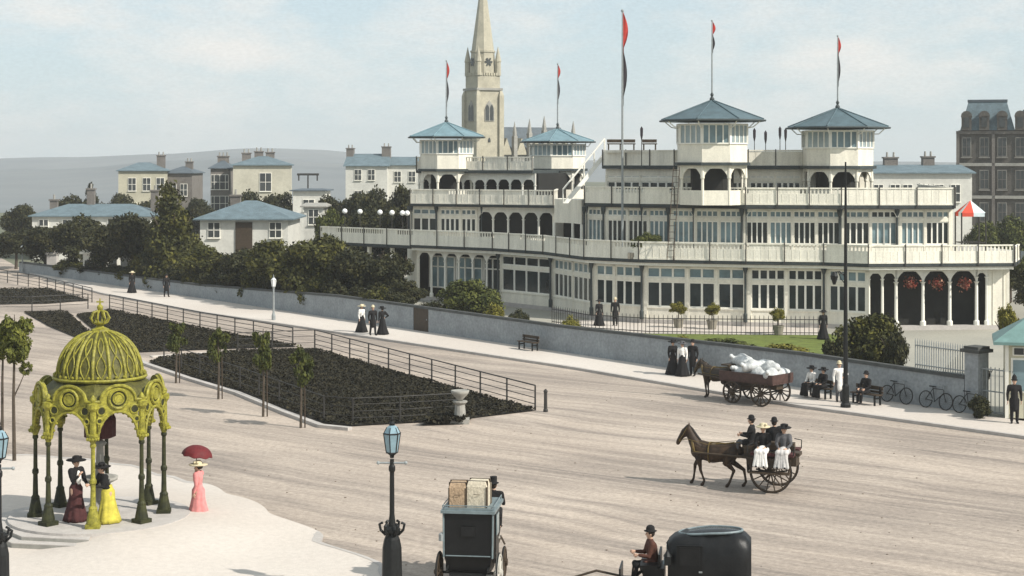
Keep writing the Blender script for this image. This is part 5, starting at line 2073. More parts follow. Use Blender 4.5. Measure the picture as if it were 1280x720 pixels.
def person(label, loc, rz, sex='m', h=1.72, top='black', bottom='black', hat='bowler', hatm='black', pose='stand', arms=('down', 'down'), lean=0.0, seat=.5,
           blouse=None, fine=True, group=None, skirt_r=.42, cat='person', look=0.0):
    t = thing('person', label, cat, loc, rz, group)
    k = h / 1.72
    fem = sex == 'f'
    sit = pose == 'sit'
    zh = (seat + .08) if sit else .90 * k
    up = .53 * k           # hip to shoulder
    ln = Vector((math.sin(lean), 0, math.cos(lean)))
    hip = Vector((0, 0, zh))
    def tp(f, y=0, x=0): return hip + ln * up * f + Vector((x * math.cos(lean), y, -x * math.sin(lean)))
    sw = (.165 if fem else .195) * k
    ch = []
    tor = [(*tp(0), .125 * k), (*tp(.35), (.095 if fem else .115) * k), (*tp(.75), .115 * k), (*tp(.95), .075 * k)]
    ch.append(tor)
    ch.append([(*tp(.92, -sw * .8), .068 * k), (*tp(.92, sw * .8), .068 * k)])
    ch.append([(*tp(.8, -sw * .5), .085 * k), (*tp(.8, sw * .5), .085 * k)])
    neck = tp(1.0)
    head = tp(1.0) + Vector((math.sin(lean * .4) * .1 + .015, 0, .175 * k))
    ch.append([(*neck, .055 * k), (*(neck + Vector((.005, 0, .09 * k))), .052 * k)])
    # legs
    legs = []
    for s in (-1, 1):
        hp = hip + Vector((0, s * .09 * k, -.02))
        if sit:
            kn = Vector((.42 * k, s * .11, zh - .0))
            an = Vector((.46 * k, s * .10, zh - .42 * k))
        else:
            st = .10 * s if pose == 'walk' else 0.0
            kn = Vector((.02 + st * .8, s * .10 * k, .49 * k))
            an = Vector((-.01 + st * 1.5, s * .10 * k, .08 * k))
        toe = an + Vector((.15 * k, s * .02, -.045 * k))
        legs.append((hp, kn, an, toe))
        ch.append([(*hp, .092 * k), (*kn, .057 * k)])
        ch.append([(*kn, .057 * k), (*(kn + (an - kn) * .35), .056 * k), (*an, .038 * k)])
        ch.append([(*(an + Vector((-.03, 0, -.03))), .035 * k), (*toe, .03 * k)])
    # arms
    arm = []
    for s, m in zip((-1, 1), arms):
        sh = tp(.92, s * sw)
        if m == 'down':
            el = sh + Vector((-.03, s * .06, -.29 * k)); wr = el + Vector((.07, s * .0, -.25 * k)); dr = Vector((.15, 0, -1))
        elif m == 'fwd':
            el = sh + Vector((.10, s * .05, -.26 * k)); wr = el + Vector((.24 * k, -s * .05, .03)); dr = Vector((1, -s * .2, .05))
        elif m == 'lap':
            el = sh + Vector((.08, s * .07, -.26 * k)); wr = el + Vector((.2 * k, -s * .1, -.1)); dr = Vector((1, -s * .5, -.2))
        elif m == 'up':
            el = sh + Vector((.14, s * .10, -.22 * k)); wr = el + Vector((.05, -s * .04, .26 * k)); dr = Vector((.1, -.0, 1))
        elif m == 'hip':
            el = sh + Vector((-.06, s * .2, -.2 * k)); wr = el + Vector((.1, -s * .16, -.12)); dr = Vector((.3, -s, -.1))
        elif m == 'face':
            el = sh + Vector((.12, s * .06, -.24 * k)); wr = el + Vector((.16, -s * .1, .14)); dr = Vector((.4, -s * .4, 1))
        arm.append((sh, el, wr, dr))
        ch.append([(*sh, .058 * k), (*el, .042 * k)])
        ch.append([(*el, .043 * k), (*(el + (wr - el) * .3), .042 * k), (*wr, .026 * k)])
        hand(ch, wr, dr, (1, 0, 0) if abs(dr.z) > .6 else (0, 0, 1), k, curl=.9 if m in ('fwd', 'up') else .45, r=.0095 if fine else .012)
    # head: skull, jaw, nose, ears, brow
    E = [(*head, .092 * k, .075 * k, .112 * k), (*(head + Vector((.02, 0, -.055 * k))), .065 * k, .056 * k, .062 * k)]
    f = head + Vector((.092 * k, 0, -.012 * k))
    ch.append([(*(f + Vector((-.012, 0, .03))), .010 * k), (*(f + Vector((.012, 0, -.012))), .015 * k)])
    ch.append([(*(f + Vector((-.018, -.02, -.05))), .010 * k), (*(f + Vector((-.018, .02, -.05))), .010 * k)])
    for s in (-1, 1): E.append((*(head + Vector((-.005, s * .077 * k, -.01))), .022 * k, .012 * k, .033 * k))
    sculpt('body', ch, M['skin'], t, .0095 if fine else .014, E, 3)
    b = MB()
    for s in (-1, 1): b.ball(head + Vector((.083 * k, s * .03 * k, .008 * k)), .011 * k, 8, 6)
    b.build('eyes', M['hair'], t)
    # hair
    b = MB()
    b.ball(head + Vector((-.022, 0, .022)), 1, 14, 10, (.098 * k, .09 * k, .112 * k))
    if fem: b.ball(head + Vector((-.085, 0, .0)), 1, 10, 8, (.07 * k, .07 * k, .06 * k))
    b.build('hair', M['hair'], t, True)
    # clothes
    vx = .016
    cl = [[(c[0], c[1], c[2], c[3] + .022) for c in tor[:3]] + [(*tp(.93), .07 * k)]]
    cl.append([(*tp(.92, -sw * .8), .085 * k), (*tp(.92, sw * .8), .085 * k)])
    cl.append([(*tp(.78, -sw * .5), .105 * k), (*tp(.78, sw * .5), .105 * k)])
    for sh, el, wr, dr in arm:
        pf = 1.25 if fem else 1
        w2 = el + (wr - el) * .9
        cl.append([(*sh, .078 * k * pf), (*(sh + (el - sh) * .5), .068 * k * pf), (*el, .056 * k), (*(el + (w2 - el) * .5), .05 * k), (*w2, .04 * k)])
    cl.append([(*tp(.95), .075 * k), (*tp(1.06), .062 * k)])
    if not fem:
        if sit:
            for hp, kn, an, toe in legs: cl.append([(*hp, .12 * k), (*(hp + (kn - hp) * .55), .1 * k)])
        else:
            cl.append([(*hip, .155 * k), (*(hip - Vector((0, 0, .22 * k))), .16 * k), (*(hip - Vector((0, 0, .32 * k))), .15 * k)])
    sculpt('bodice' if fem else 'coat', cl, M[blouse or top], t, vx, (), 4)
    if fem:
        rng = random.Random(hash(label) % 1000 if False else len(label))
        ph = rng.uniform(0, 6)
        if not sit:
            def wob(a, z): return 1 + (.06 * math.sin(a * 9 + ph) + .04 * math.sin(a * 5 + ph * 2) + .03 * math.sin(a * 16)) * max(0, 1 - z / (zh + .1)) + .05 * math.cos(a + PI) * max(0, 1 - z / zh)
            b = MB().lathe([(skirt_r * k, .015), (skirt_r * .93 * k, .12), (skirt_r * .72 * k, .4 * k), (skirt_r * .55 * k, .68 * k), (.19 * k, .92 * k), (.125 * k, 1.03 * k), (.118 * k, 1.09 * k)], n=48, sx=1.05, sy=.9, wob=wob)
            b.build('skirt', M[bottom], t, True)
        else:
            sk = [[(*hip, .17 * k), (.25 * k, 0, zh, .17 * k), (.42 * k, 0, zh - .03, .13 * k)]]
            for s in (-1, 1): sk.append([(0, s * .1, zh, .12 * k), (.44 * k, s * .12, zh, .10 * k)])
            for j in range(-2, 3): sk.append([(.43 * k, j * .055, zh - .01, .095 * k), (.50 * k, j * .075, zh - .2 * k, .06 * k), (.53 * k + .02 * (j % 2), j * .098, zh - .46 * k, .058 * k)])
            sculpt('skirt', sk, M[bottom], t, .016, (), 3)
    else:
        tr = []
        for hp, kn, an, toe in legs:
            tr.append([(*hp, .108 * k), (*kn, .075 * k), (*(an + Vector((0, 0, .03))), .06 * k)])
        sculpt('trousers', tr, M[bottom], t, vx, (), 4)
    bt = MB()
    sculpt('boots', [[(*(an + Vector((0, 0, .05))), .048 * k), (*(an + Vector((0, 0, -.03))), .045 * k), (*toe, .036 * k)] for hp, kn, an, toe in legs], M['black'], t, .014, (), 2)
    hc = head + Vector((-.01, 0, .055 * k))
    if hat == 'bowler':
        b = MB().lathe([(.145, 0), (.155, .012), (.105, .02), (.105, .07), (.085, .12), (.04, .145), (.005, .15)], tuple(hc), 18, k, k * .9)
    elif hat == 'top':
        b = MB().lathe([(.15, 0), (.155, .012), (.1, .02), (.098, .16), (.104, .17), (.005, .172)], tuple(hc), 18, k, k * .9)
    elif hat == 'cap':
        b = MB().lathe([(.1, -.01), (.11, .03), (.125, .06), (.1, .09), (.005, .1)], tuple(hc), 16, k, k).box((hc[0] + .1, hc[1], hc[2]), (.1, .14, .015))
    elif hat == 'wide':
        b = MB().lathe([(.25, .0), (.27, .02), (.24, .035), (.11, .03), (.105, .11), (.06, .14), (.005, .142)], tuple(hc), 22, k, k, wob=lambda a, z: 1 + (.08 * math.sin(a * 2 + 1) if z < .04 else 0))
        for i in range(5):
            b.ball((hc[0] - .05 + .03 * i, hc[1] + .1 * math.sin(i * 2), hc[2] + .09), .045, 7, 5)
    elif hat == 'helmet':
        b = MB().lathe([(.14, -.02), (.14, 0), (.105, .01), (.1, .1), (.06, .18), (.02, .2), (.02, .23), (.005, .24)], tuple(hc), 16, k, k * .9)
    if hat: b.build('hat', M[hatm], t, True)
    t['hand_r'] = [float(q) for q in (arm[0][2] + Vector(arm[0][3]).normalized() * .085)]
    t['hand_l'] = [float(q) for q in (arm[1][2] + Vector(arm[1][3]).normalized() * .085)]
    return t


def hand_world(t, which):
    v = Vector(t[which])
    return t.location + Matrix.Rotation(t.rotation_euler.z, 3, 'Z') @ v


FI = .44   # fountain floor
p = at(95, 651, FI)
person('woman in black jacket, white blouse front and maroon skirt under the canopy', (*p, FI), R(-35), 'f', 1.76, 'black', 'maroon', 'wide', 'black', arms=('face', 'lap'), skirt_r=.34)
# white shirt front
t = bpy.data.objects['person']
b = MB().ball((.10, 0, 1.22), 1, 12, 10, (.075, .085, .21))
b.build('blouse_front', M['whitec'], t, True)
p = at(135, 653, FI)
person('woman with wide black hat, black jacket and yellow skirt leaning to the fountain', (*p, FI), R(-140), 'f', 1.66, 'black', 'yellowc', 'wide', 'black', arms=('fwd', 'fwd'), lean=.35, skirt_r=.36)
p = at(248, 650, .13)
lady = person('woman in a long pink dress walking with a dark red parasol', (*p, .125), R(165), 'f', 1.66, 'pink', 'pink', 'wide', 'straw', pose='walk', arms=('up', 'down'), skirt_r=.36)
hw_ = hand_world(lady, 'hand_r')
t = thing('parasol', 'dark red open parasol held by the woman in pink', 'parasol', tuple(hw_))
dirp = Vector((.12, -.02, 1)).normalized()
MB().tube([tuple(-dirp * .12), tuple(dirp * .62)], .012, 6).build('stick', M['wood'], t)
b = MB()
n, k = 32, 7
for j in range(k + 1):
    f = j / k
    for i in range(n):
        a = 2 * PI * i / n
        sc = 1 - .07 * f * (.5 - .5 * math.cos(a * 8))
        r = .46 * math.sin(f * PI / 2 * .95) * sc
        b.v.append((r * math.cos(a), r * math.sin(a), .30 * math.cos(f * PI / 2 * .95) - .03 * f * (.5 + .5 * math.cos(a * 8))))
for j in range(k):
    for i in range(n):
        q = (i + 1) % n
        b.f.append((j * n + i, j * n + q, (j + 1) * n + q, (j + 1) * n + i))
# thickness
m0 = len(b.v)
b.v += [(x * .985, y * .985, z - .012) for x, y, z in b.v]
b.f += [tuple(m0 + i for i in reversed(f)) for f in b.f]
o = b.build('cover', M['redc'], t, True)
o.location = dirp * .38
o.rotation_euler = (0, R(8), 0)
b = MB()
for i in range(8):
    a = 2 * PI * (i + .5) / 8
    b.tube([(.0, 0, .28), (.25 * math.cos(a), .25 * math.sin(a), .23), (.44 * math.cos(a), .44 * math.sin(a), .03)], .006, 4)
rb = b.build('ribs', M['iron'], t)
rb.location = dirp * .37
rb.rotation_euler = (0, R(8), 0)
WD = math.atan2(wd[1], wd[0])
p = at(452, 415, .12); person('woman in pale blouse and black skirt, left of three walking by the wall', (*p, .12), WD + .2, 'f', 1.62, 'black', 'black', 'wide', 'straw', blouse='whitec', fine=False, group='people on the wall pavement')
p = at(466, 419, .12); person('man in black suit and pale straw hat, middle of three walking by the wall', (*p, .12), WD - .1, 'm', 1.74, 'black', 'black', 'bowler', 'straw', pose='walk', fine=False, group='people on the wall pavement')
p = at(478, 418, .12); person('woman all in black, right of three walking by the wall', (*p, .12), WD + 2.9, 'f', 1.62, 'black', 'black', 'wide', 'black', fine=False, arms=('hip', 'down'), group='people on the wall pavement')
p = at(165, 366, .12); person('far walker in dark dress with pale hat near the road end', (*p, .12), WD, 'f', 1.64, 'black', 'black', 'wide', 'straw', fine=False, group='people on the wall pavement')
p = at(208, 371, .12); person('far walker in dark clothes beside the pointed tree', (*p, .12), WD, 'm', 1.7, 'black', 'black', 'bowler', 'black', fine=False, pose='walk', group='people on the wall pavement')
p = at(841, 468, .12); person('woman in black with white collar, left of the group behind the dray horse', (*p, .12), -1.2, 'f', 1.64, 'black', 'black', 'wide', 'black', fine=False, group='people by the dray')
p = at(853, 470, .12); person('woman in white blouse behind the dray horse', (*p, .12), -1.9, 'f', 1.62, 'black', 'black', 'wide', 'grey', blouse='whitec', fine=False, group='people by the dray')
p = at(866, 470, .12); person('man in dark coat and bowler nearest the dray horse', (*p, .12), -2.2, 'm', 1.72, 'black', 'black', 'bowler', 'black', fine=False, group='people by the dray')
p = at(749, 407, .02); person('dark-dressed woman in the garden before the pavilion windows', (*p, .02), -1.2, 'f', 1.62, 'black', 'black', 'wide', 'black', fine=False, group='people in the garden')
p = at(769, 407, .02); person('man in dark suit in the garden before the pavilion windows', (*p, .02), -1.8, 'm', 1.74, 'black', 'black', 'bowler', 'straw', fine=False, group='people in the garden')
p = at(1029, 424, .02); person('person in black at the lawn corner beside the huge bush', (*p, .02), -1.5, 'f', 1.66, 'black', 'black', 'wide', 'black', fine=False, group='people in the garden')
p = at(1268, 529, .12); person('policeman in dark uniform and helmet standing by the kiosk', (*p, .12), -1.7, 'm', 1.8, 'black', 'black', 'helmet', 'black', fine=True)
p = at(1049, 502, .12); person('man in pale jacket and straw hat standing against the tall pole', (*p, .12), -1.4, 'm', 1.7, 'whitec', 'grey', 'bowler', 'straw', fine=False, arms=('down', 'hip'))
for px, lab in ((1022, 'dark park bench left of the tall pole, two women seated'), (1083, 'dark park bench right of the tall pole')):
    q = at(px, 497 if px < 1050 else 505, .12)
    t = bench(px, 497 if px < 1050 else 505, WD, lab)
    if px < 1050:
        for s, tp_, l2 in ((-.35, 'whitec', 'seated woman with white shawl on the bench left of the tall pole'), (.35, None, 'seated woman all in black on the bench left of the tall pole')):
            person(l2, (q[0] + wd[0] * s, q[1] + wd[1] * s, .12), WD - PI / 2, 'f', 1.6, 'black', 'black', 'wide', 'black', pose='sit', seat=.47, blouse=tp_, arms=('lap', 'lap'), fine=False)
    else:
        person('seated man in black on the bench right of the tall pole', (q[0], q[1], .12), WD - PI / 2, 'm', 1.7, 'black', 'black', 'bowler', 'black', pose='sit', seat=.47, arms=('lap', 'lap'), fine=False)
# ------------------------------------------------------------------ wheels, horses, vehicles (all built facing +x)
def wheel(parent, c, r, n=14, m='blackp', w=.05, hub=.09, spoke=.018, dish=0.0, loc=None):
    b = MB()
    b.lathe([(hub, -.09), (hub, .09), (hub * .5, .13)], (0, 0, 0), 12)
    b.v = [(x, z, y) for x, y, z in b.v]
    for i in range(n):
        a = 2 * PI * i / n
        b.tube([(hub * .8 * math.cos(a), dish, hub * .8 * math.sin(a)), ((r - .05) * math.cos(a), 0, (r - .05) * math.sin(a))], [spoke * 1.3, spoke], 6)
    # felloe of square section
    k = 36
    for rr in (r - .075, r - .022):
        for y in (-w / 2, w / 2):
            for i in range(k):
                a = 2 * PI * i / k
                b.v.append((rr * math.cos(a), y, rr * math.sin(a)))
    s = len(b.v) - 4 * k
    for i in range(k):
        j = (i + 1) % k
        for p, q in ((0, 1), (1, 3), (3, 2), (2, 0)):
            b.f.append((s + p * k + i, s + p * k + j, s + q * k + j, s + q * k + i))
    o = b.build('wheel', M[m], parent)
    o.location = c
    ty = MB().ring((0, 0, 0), r - .012, .018, 'y', 40, 6).build('tyre', M['rubber'], o)
    return o


def horse(label, loc, rz, m='horse', gait=0.0, h=1.0, head=0.0):
    t = thing('horse', label, 'horse', loc, rz)
    ch = [[(.56, 0, 1.10, .24), (.38, 0, 1.09, .27), (.05, 0, 1.05, .31), (-.3, 0, 1.09, .29), (-.6, 0, 1.2, .25), (-.78, 0, 1.16, .19)],
          [(.6, 0, 1.2, .2), (.45, 0, 1.32, .15), (.2, 0, 1.27, .14)],
          [(.55, 0, 1.2, .24), (.68, 0, 1.40, .19), (.79, 0, 1.62 + head * .6, .145), (.86, 0, 1.78 + head, .12)],
          [(.88, 0, 1.82 + head, .112), (1.0, 0, 1.71 + head, .115), (1.12, 0, 1.53 + head, .088), (1.205, 0, 1.38 + head, .076), (1.22, 0, 1.33 + head, .07)],
          [(.90, 0, 1.68 + head, .09), (1.05, 0, 1.56 + head, .07)]]
    for s in (-1, 1):
        ch.append([(.86, s * .055, 1.89 + head, .03), (.855, s * .068, 1.97 + head, .024), (.875, s * .072, 2.05 + head, .008)])
    # front legs: forearm, knee, cannon, fetlock, hoof
    for s, g in ((-1, 1), (1, -1)):
        k = gait * g
        kn = (.55 + .20 * k + (.03 if k > 0 else 0), s * .14, .53 + (.03 * k if k > 0 else 0))
        ft = (.52 + .40 * k, s * .14, .16 + (.02 if k > 0 else .03 * -k))
        hf = (ft[0] + .06, s * .14, .055)
        ch.append([(.52, s * .13, 1.0, .15), (.52 + .06 * k, s * .15, .82, .098), (kn[0], kn[1], kn[2] + .08, .06), (*kn, .056), (kn[0] + (ft[0] - kn[0]) * .5, s * .14, (kn[2] + ft[2]) / 2, .038), (*ft, .044), (*hf, .055)])
        ch.append([(*hf, .055), (hf[0] + .02, hf[1], .045, .06)])
        # hind legs: thigh, stifle, hock pointing back, shank
        k = -gait * g
        st = (-.47 + .10 * k, s * .16, .80)
        hk = (-.80 + .26 * k, s * .15, .55)
        ft = (-.76 + .46 * k, s * .15, .17)
        hf = (ft[0] + .07, s * .15, .055)
        ch.append([(-.62, s * .14, 1.12, .20), (*st, .125), ((st[0] + hk[0]) / 2, s * .155, (st[2] + hk[2]) / 2, .085), (*hk, .06), ((hk[0] + ft[0]) / 2, s * .15, (hk[2] + ft[2]) / 2, .042), (*ft, .046), (*hf, .056)])
        ch.append([(*hf, .056), (hf[0] + .02, hf[1], .045, .062)])
    b = sculpt('body', ch, M[m], t, .022, (), 5)
    sculpt('mane', [[(.85, 0, 1.92 + head, .035), (.74, 0, 1.80 + head * .9, .05), (.62, 0, 1.62 + head * .5, .055), (.47, 0, 1.45, .045)], [(.9, 0, 1.93 + head, .03), (1.0, 0, 1.84 + head, .022)]], M['mane'], t, .018)
    sculpt('tail', [[(-.92, 0, 1.26, .045), (-1.04, 0, 1.15, .06), (-1.1, 0, .9, .065), (-1.1, 0, .62, .05), (-1.08, 0, .48, .015)]], M['mane'], t, .018)
    e = MB()
    for s in (-1, 1): e.ball((1.02, s * .098, 1.74 + head), .018, 8, 6)
    e.build('eyes', M['hair'], t)
    # harness: collar, saddle pad, girth, traces, breeching, bridle
    hb = MB()
    cpts = [(.66 + .12 * math.cos(a) * .6 - .0, .215 * math.sin(a), 1.22 + .30 * math.cos(a)) for a in [2 * PI * i / 24 for i in range(24)]]
    hb.tube(cpts, .045, 7, closed=True)
    hb.tube([(.16, .305 * math.sin(a), 1.08 + .325 * math.cos(a)) for a in [2 * PI * i / 24 for i in range(24)]], .024, 6, closed=True)
    for s in (-1, 1):
        hb.tube([(.62, s * .235, 1.12), (.16, s * .315, 1.1), (-.4, s * .3, 1.08), (-.85, s * .23, 1.0)], .018, 5)
        hb.tube([(-.85, s * .21, 1.0), (-.96, s * .1, 1.0), (-.98, 0, 1.0)], .018, 5)
        hb.tube([(.16, s * .1, 1.4), (-.35, s * .06, 1.39), (-.62, s * .1, 1.44), (-.7, s * .24, 1.1)], .015, 5)
        hb.tube([(1.17, s * .082, 1.42 + head), (1.03, s * .118, 1.62 + head), (.9, s * .115, 1.86 + head)], .012, 5)
        hb.tube([(1.17, s * .085, 1.42 + head), (.85, s * .19, 1.5 + head * .5), (.16, s * .22, 1.36), (-.9, s * .2, 1.5)], .010, 4)
    hb.tube([(1.16 + .03 * math.cos(a), .09 * math.sin(a), 1.45 + head + .085 * math.cos(a)) for a in [2 * PI * i / 14 for i in range(14)]], .011, 5, closed=True)
    hb.build('harness', M['harness'], t)
    return t


M['harness'] = mat('tan_harness_leather', (.11, .075, .022), .5, .3, 8)

# ---- jaunting car with trotting bay horse
q0 = at(968, 612)
hd = R(161)
dirv = Vector((math.cos(hd), math.sin(hd), 0))
hp = Vector((*q0, 0)) + dirv * 1.95
horse('bay horse trotting in tan harness before the two-wheeled open car', tuple(hp), hd, 'horse', .52, head=.0)
t = thing('jaunting_car', 'two-wheeled open car with side seats crossing the road', 'carriage', (*q0, 0), hd)
for s in (-1, 1): wheel(t, (0, s * .66, .68), .68, 14, 'wood', spoke=.02)
MB().tube([(0, -.66, .68), (0, .66, .68)], .035, 8).build('axle', M['iron'], t)
MB().box((0, 0, 1.0), (1.5, .62, .34)).box((0, 0, 1.2), (1.7, .5, .1)).box((.75, 0, .95), (.2, .5, .3)).build('body', M['wood'], t)
for s in (-1, 1):
    MB().box((-.05, s * .56, 1.24), (1.36, .44, .09)).build('side_seat', M['maroon'], t)
    MB().box((0, s * .97, .70), (1.3, .28, .04)).box((0, s * .81, .98), (1.3, .03, .3)).box((.6, s * .84, .85), (.04, .04, .34)).box((-.6, s * .84, .85), (.04, .04, .34)).build('footboard', M['wood'], t)
    b = MB().tube([(.72, s * .77, 1.24), (.74, s * .74, 1.5), (.55, s * .6, 1.58), (.2, s * .5, 1.52)], .018, 5)
    b.build('seat_iron', M['iron'], t)
    b = MB().tube([(-.74, s * .77, 1.24), (-.76, s * .72, 1.52), (-.55, s * .58, 1.58)], .018, 5)
    b.build('seat_iron', M['iron'], t)
    MB().tube([(-.6, s * .3, .98), (.5, s * .36, 1.02), (1.4, s * .36, 1.08), (2.2, s * .34, 1.1), (2.65, s * .28, 1.08)], [.04, .04, .035, .03, .022], 7).build('shaft', M['wood'], t)
    MB().tube([(-.5, s * .5, .72), (0, s * .52, .64), (.5, s * .5, .72)], .03, 6).build('spring', M['iron'], t)
MB().box((.82, 0, 1.36), (.36, .5, .09)).box((1.1, 0, 1.05), (.4, .5, .04)).box((.8, 0, 1.18), (.3, .46, .28)).build('driver_seat', M['wood'], t)
MB().box((0, 0, 1.42), (1.3, .3, .24)).build('well', M['wood'], t)


def on(px, py, pz):
    v = Matrix.Rotation(hd, 3, 'Z') @ Vector((px, py, pz))
    return (q0[0] + v.x, q0[1] + v.y, v.z)


person('driver in dark coat and cap on the front seat of the two-wheeled open car', on(.74, 0, .93), hd, 'm', 1.7, 'black', 'grey', 'bowler', 'black', 'sit', ('fwd', 'fwd'), seat=.47)
person('passenger in a pale straw hat and white blouse on the open car, near side front', on(.27, .52, .80), hd + PI / 2, 'f', 1.64, 'black', 'whitec', 'wide', 'straw', 'sit', ('lap', 'lap'), seat=.47)
person('passenger in dark jacket and pale skirt on the open car, near side back', on(-.40, .52, .80), hd + PI / 2, 'f', 1.66, 'black', 'palecloth', 'wide', 'black', 'sit', ('lap', 'lap'), seat=.47, blouse='grey')
person('passenger in dark coat on the far side of the open car', on(.1, -.52, .80), hd - PI / 2, 'm', 1.74, 'black', 'black', 'bowler', 'black', 'sit', ('lap', 'lap'), seat=.47)
b = sculpt('lap_rug', [[(*on(.55, .98, 1.2)[:3], .15), (*on(-.5, .98, 1.2)[:3], .15)], [(*on(.55, 1.06, .85)[:3], .12), (*on(-.5, 1.06, .85)[:3], .13)]], M['whitec'], None, .03, (), 6)
bpy.data.objects.remove(b)

# ---- dray loaded with white sacks by the pavement
dq = at(945, 504)
drz = math.atan2(-wd[1], -wd[0]) + R(10)
t = thing('dray', 'four-wheeled red-brown dray heaped with white sacks by the pavement', 'cart', (*dq, 0), drz)
for x, r in ((.76, .5), (-.76, .56)):
    for s in (-1, 1): wheel(t, (x, s * .72, r), r, 12, 'wood', .07, .1, .024)
    MB().tube([(x, -.72, r), (x, .72, r)], .04, 7).build('axle', M['iron'], t)
MB().box((0, 0, 1.02), (2.8, 1.5, .12)).box((0, .77, 1.22), (2.8, .05, .34)).box((0, -.77, 1.22), (2.8, .05, .34)).box((-1.39, 0, 1.22), (.05, 1.5, .34)).build('bed', M['woodred'], t)
MB().box((0, 0, .82), (2.5, .5, .2)).box((.76, 0, .66), (.5, .6, .18)).build('undercarriage', M['wood'], t)
MB().box((1.2, 0, 1.62), (.4, 1.3, .07)).box((1.05, 0, 1.35), (.06, 1.2, .5)).build('driver_seat', M['wood'], t)
for s in (-1, 1): MB().tube([(.9, s * .4, .8), (1.8, s * .4, 1.0), (2.9, s * .34, 1.08)], .035, 6).build('shaft', M['wood'], t)
sk = [sculpt('sack', [[(-.35, 0, 0, .17), (0, 0, .03, .24), (.35, 0, 0, .19), (.5, 0, .05, .09), (.58, .02, .1, .11)]], M['sack'], None, .03, [(0, 0, 0, .48, .26, .2)], 4),
      sculpt('sack', [[(-.3, .05, 0, .2), (0, 0, .06, .27), (.3, -.05, 0, .2), (.43, .0, .12, .08), (.5, .02, .18, .1)]], M['sack'], None, .03, [(0, 0, 0, .42, .3, .24)], 4)]
spots = [(-1.25, -.4, 1.3, 1.5), (-1.25, .35, 1.3, 1.7), (-.5, -.42, 1.3, .2), (-.45, .38, 1.3, -.1), (.35, -.4, 1.3, 1.4), (.35, .38, 1.3, .3), (.95, 0, 1.32, 1.5),
         (-.95, .1, 1.56, .2), (-.25, -.25, 1.6, .5), (-.1, .4, 1.58, 1.2), (.6, .05, 1.66, .1), (.95, -.1, 1.72, .8)]
sl = ['white sack at the tail of the dray, near corner', 'white sack at the tail of the dray, far corner', 'white sack low on the far side of the dray load', 'white sack low on the near side of the dray load',
      'white sack behind the dray seat, far side', 'white sack behind the dray seat, near side', 'white sack at the front of the dray bed', 'white sack on top of the dray tail',
      'white sack on the second layer of the dray load, far side', 'white sack on the second layer of the dray load, near side', 'white sack on the second layer just behind the dray seat', 'white sack leaning highest at the front of the dray load']
for i, ((x, y, z, a), lab) in enumerate(zip(spots, sl)):
    v = Matrix.Rotation(drz, 3, 'Z') @ Vector((x * .85, y, z + .06))
    o = sk[i % 2] if i < 2 else sk[i % 2].copy()
    if i >= 2: COL.objects.link(o)
    o.location = (dq[0] + v.x, dq[1] + v.y, z + .06)
    o.rotation_euler = (random.uniform(-.2, .2), random.uniform(-.2, .2), drz + a)
    tag(o, lab, 'sack', 'white sacks on the dray')
v = Matrix.Rotation(drz, 3, 'Z') @ Vector((2.1, 0, 0))
horse('dark horse harnessed to the dray beside the pavement', (dq[0] + v.x, dq[1] + v.y, 0), drz, 'horsed', .12, head=-.25)

# ---- cab with luggage, seen from behind
cq = at(586, 742)
crz = R(83)
t = thing('luggage_cab', 'black four-wheeled cab seen from behind with trunks on its grey roof', 'carriage', (*cq, 0), crz)
body = MB()
sec = [(.72, -.62), (.80, -.55), (.92, -.1), (1.12, .0), (2.02, .0)]
# side profile (x, z) extruded across with a tumblehome
prof = [(-.05, .55), (-.12, .95), (-.1, 1.98), (1.35, 1.98), (1.4, 1.3), (1.3, .62), (1.0, .45), (.3, .45)]
W0 = .60
b = MB()
n = len(prof)
for s, wf in ((-1, 1), (1, 1)):
    for x, z in prof:
        b.v.append((x, s * (W0 if z > .9 else W0 - .1), z))
b.f.append(tuple(range(n)))
b.f.append(tuple(range(2 * n - 1, n - 1, -1)))
for i in range(n):
    j = (i + 1) % n
    b.f.append((i, n + i, n + j, j))
b.build('body', M['blackp'], t)
MB().box((.62, 0, 2.02), (1.62, 1.34, .07)).box((.62, 0, 2.075), (1.5, 1.2, .04)).build('roof', M['roofgrey'], t)
b = MB()
for s in (-1, 1):
    b.tube([(-.14, s * .6, .9), (-.12, s * .61, 1.98)], .022, 6)
    b.tube([(-.13, s * .6, 1.98), (1.38, s * .61, 1.98)], .022, 6)
    b.tube([(-.1, s * .63, 2.07), (-.1, s * .63, 2.16), (1.35, s * .63, 2.16), (1.35, s * .63, 2.07)], .014, 5)
b.tube([(-.1, -.63, 2.16), (-.1, .63, 2.16)], .014, 5)
b.tube([(-.15, -.55, .95), (-.15, .55, .95)], .015, 5)
b.build('moulding', M['roofgrey'], t)
b = MB().box((-.135, 0, 1.55), (.03, .34, .24))
b.build('rear_window', M['leather'], t)
for s in (-1, 1):
    d = MB().box((.62, s * .615, 1.2), (.56, .02, 1.4)).build('door', M['blackp'], t)
    MB().box((.62, s * .63, 1.6), (.44, .02, .5)).build('window', M['glassb'], d)
    MB().box((.85, s * .64, 1.2), (.1, .03, .03)).build('handle', M['woodw'], d)
for s in (-1, 1):
    wheel(t, (.05, s * .74, .5), .5, 12, 'woodw' if s < 0 else 'wood', .06, .09, .022)
    wheel(t, (1.65, s * .66, .4), .4, 12, 'wood', .06, .09, .02)
    MB().tube([(-.3, s * .5, .62), (.05, s * .5, .52), (.45, s * .5, .62), (.05, s * .5, .72), (-.3, s * .5, .62)], .025, 6).build('spring', M['iron'], t)
MB().tube([(.05, -.74, .5), (.05, .74, .5)], .035, 7).tube([(1.65, -.66, .4), (1.65, .66, .4)], .035, 7).build('axle', M['iron'], t)
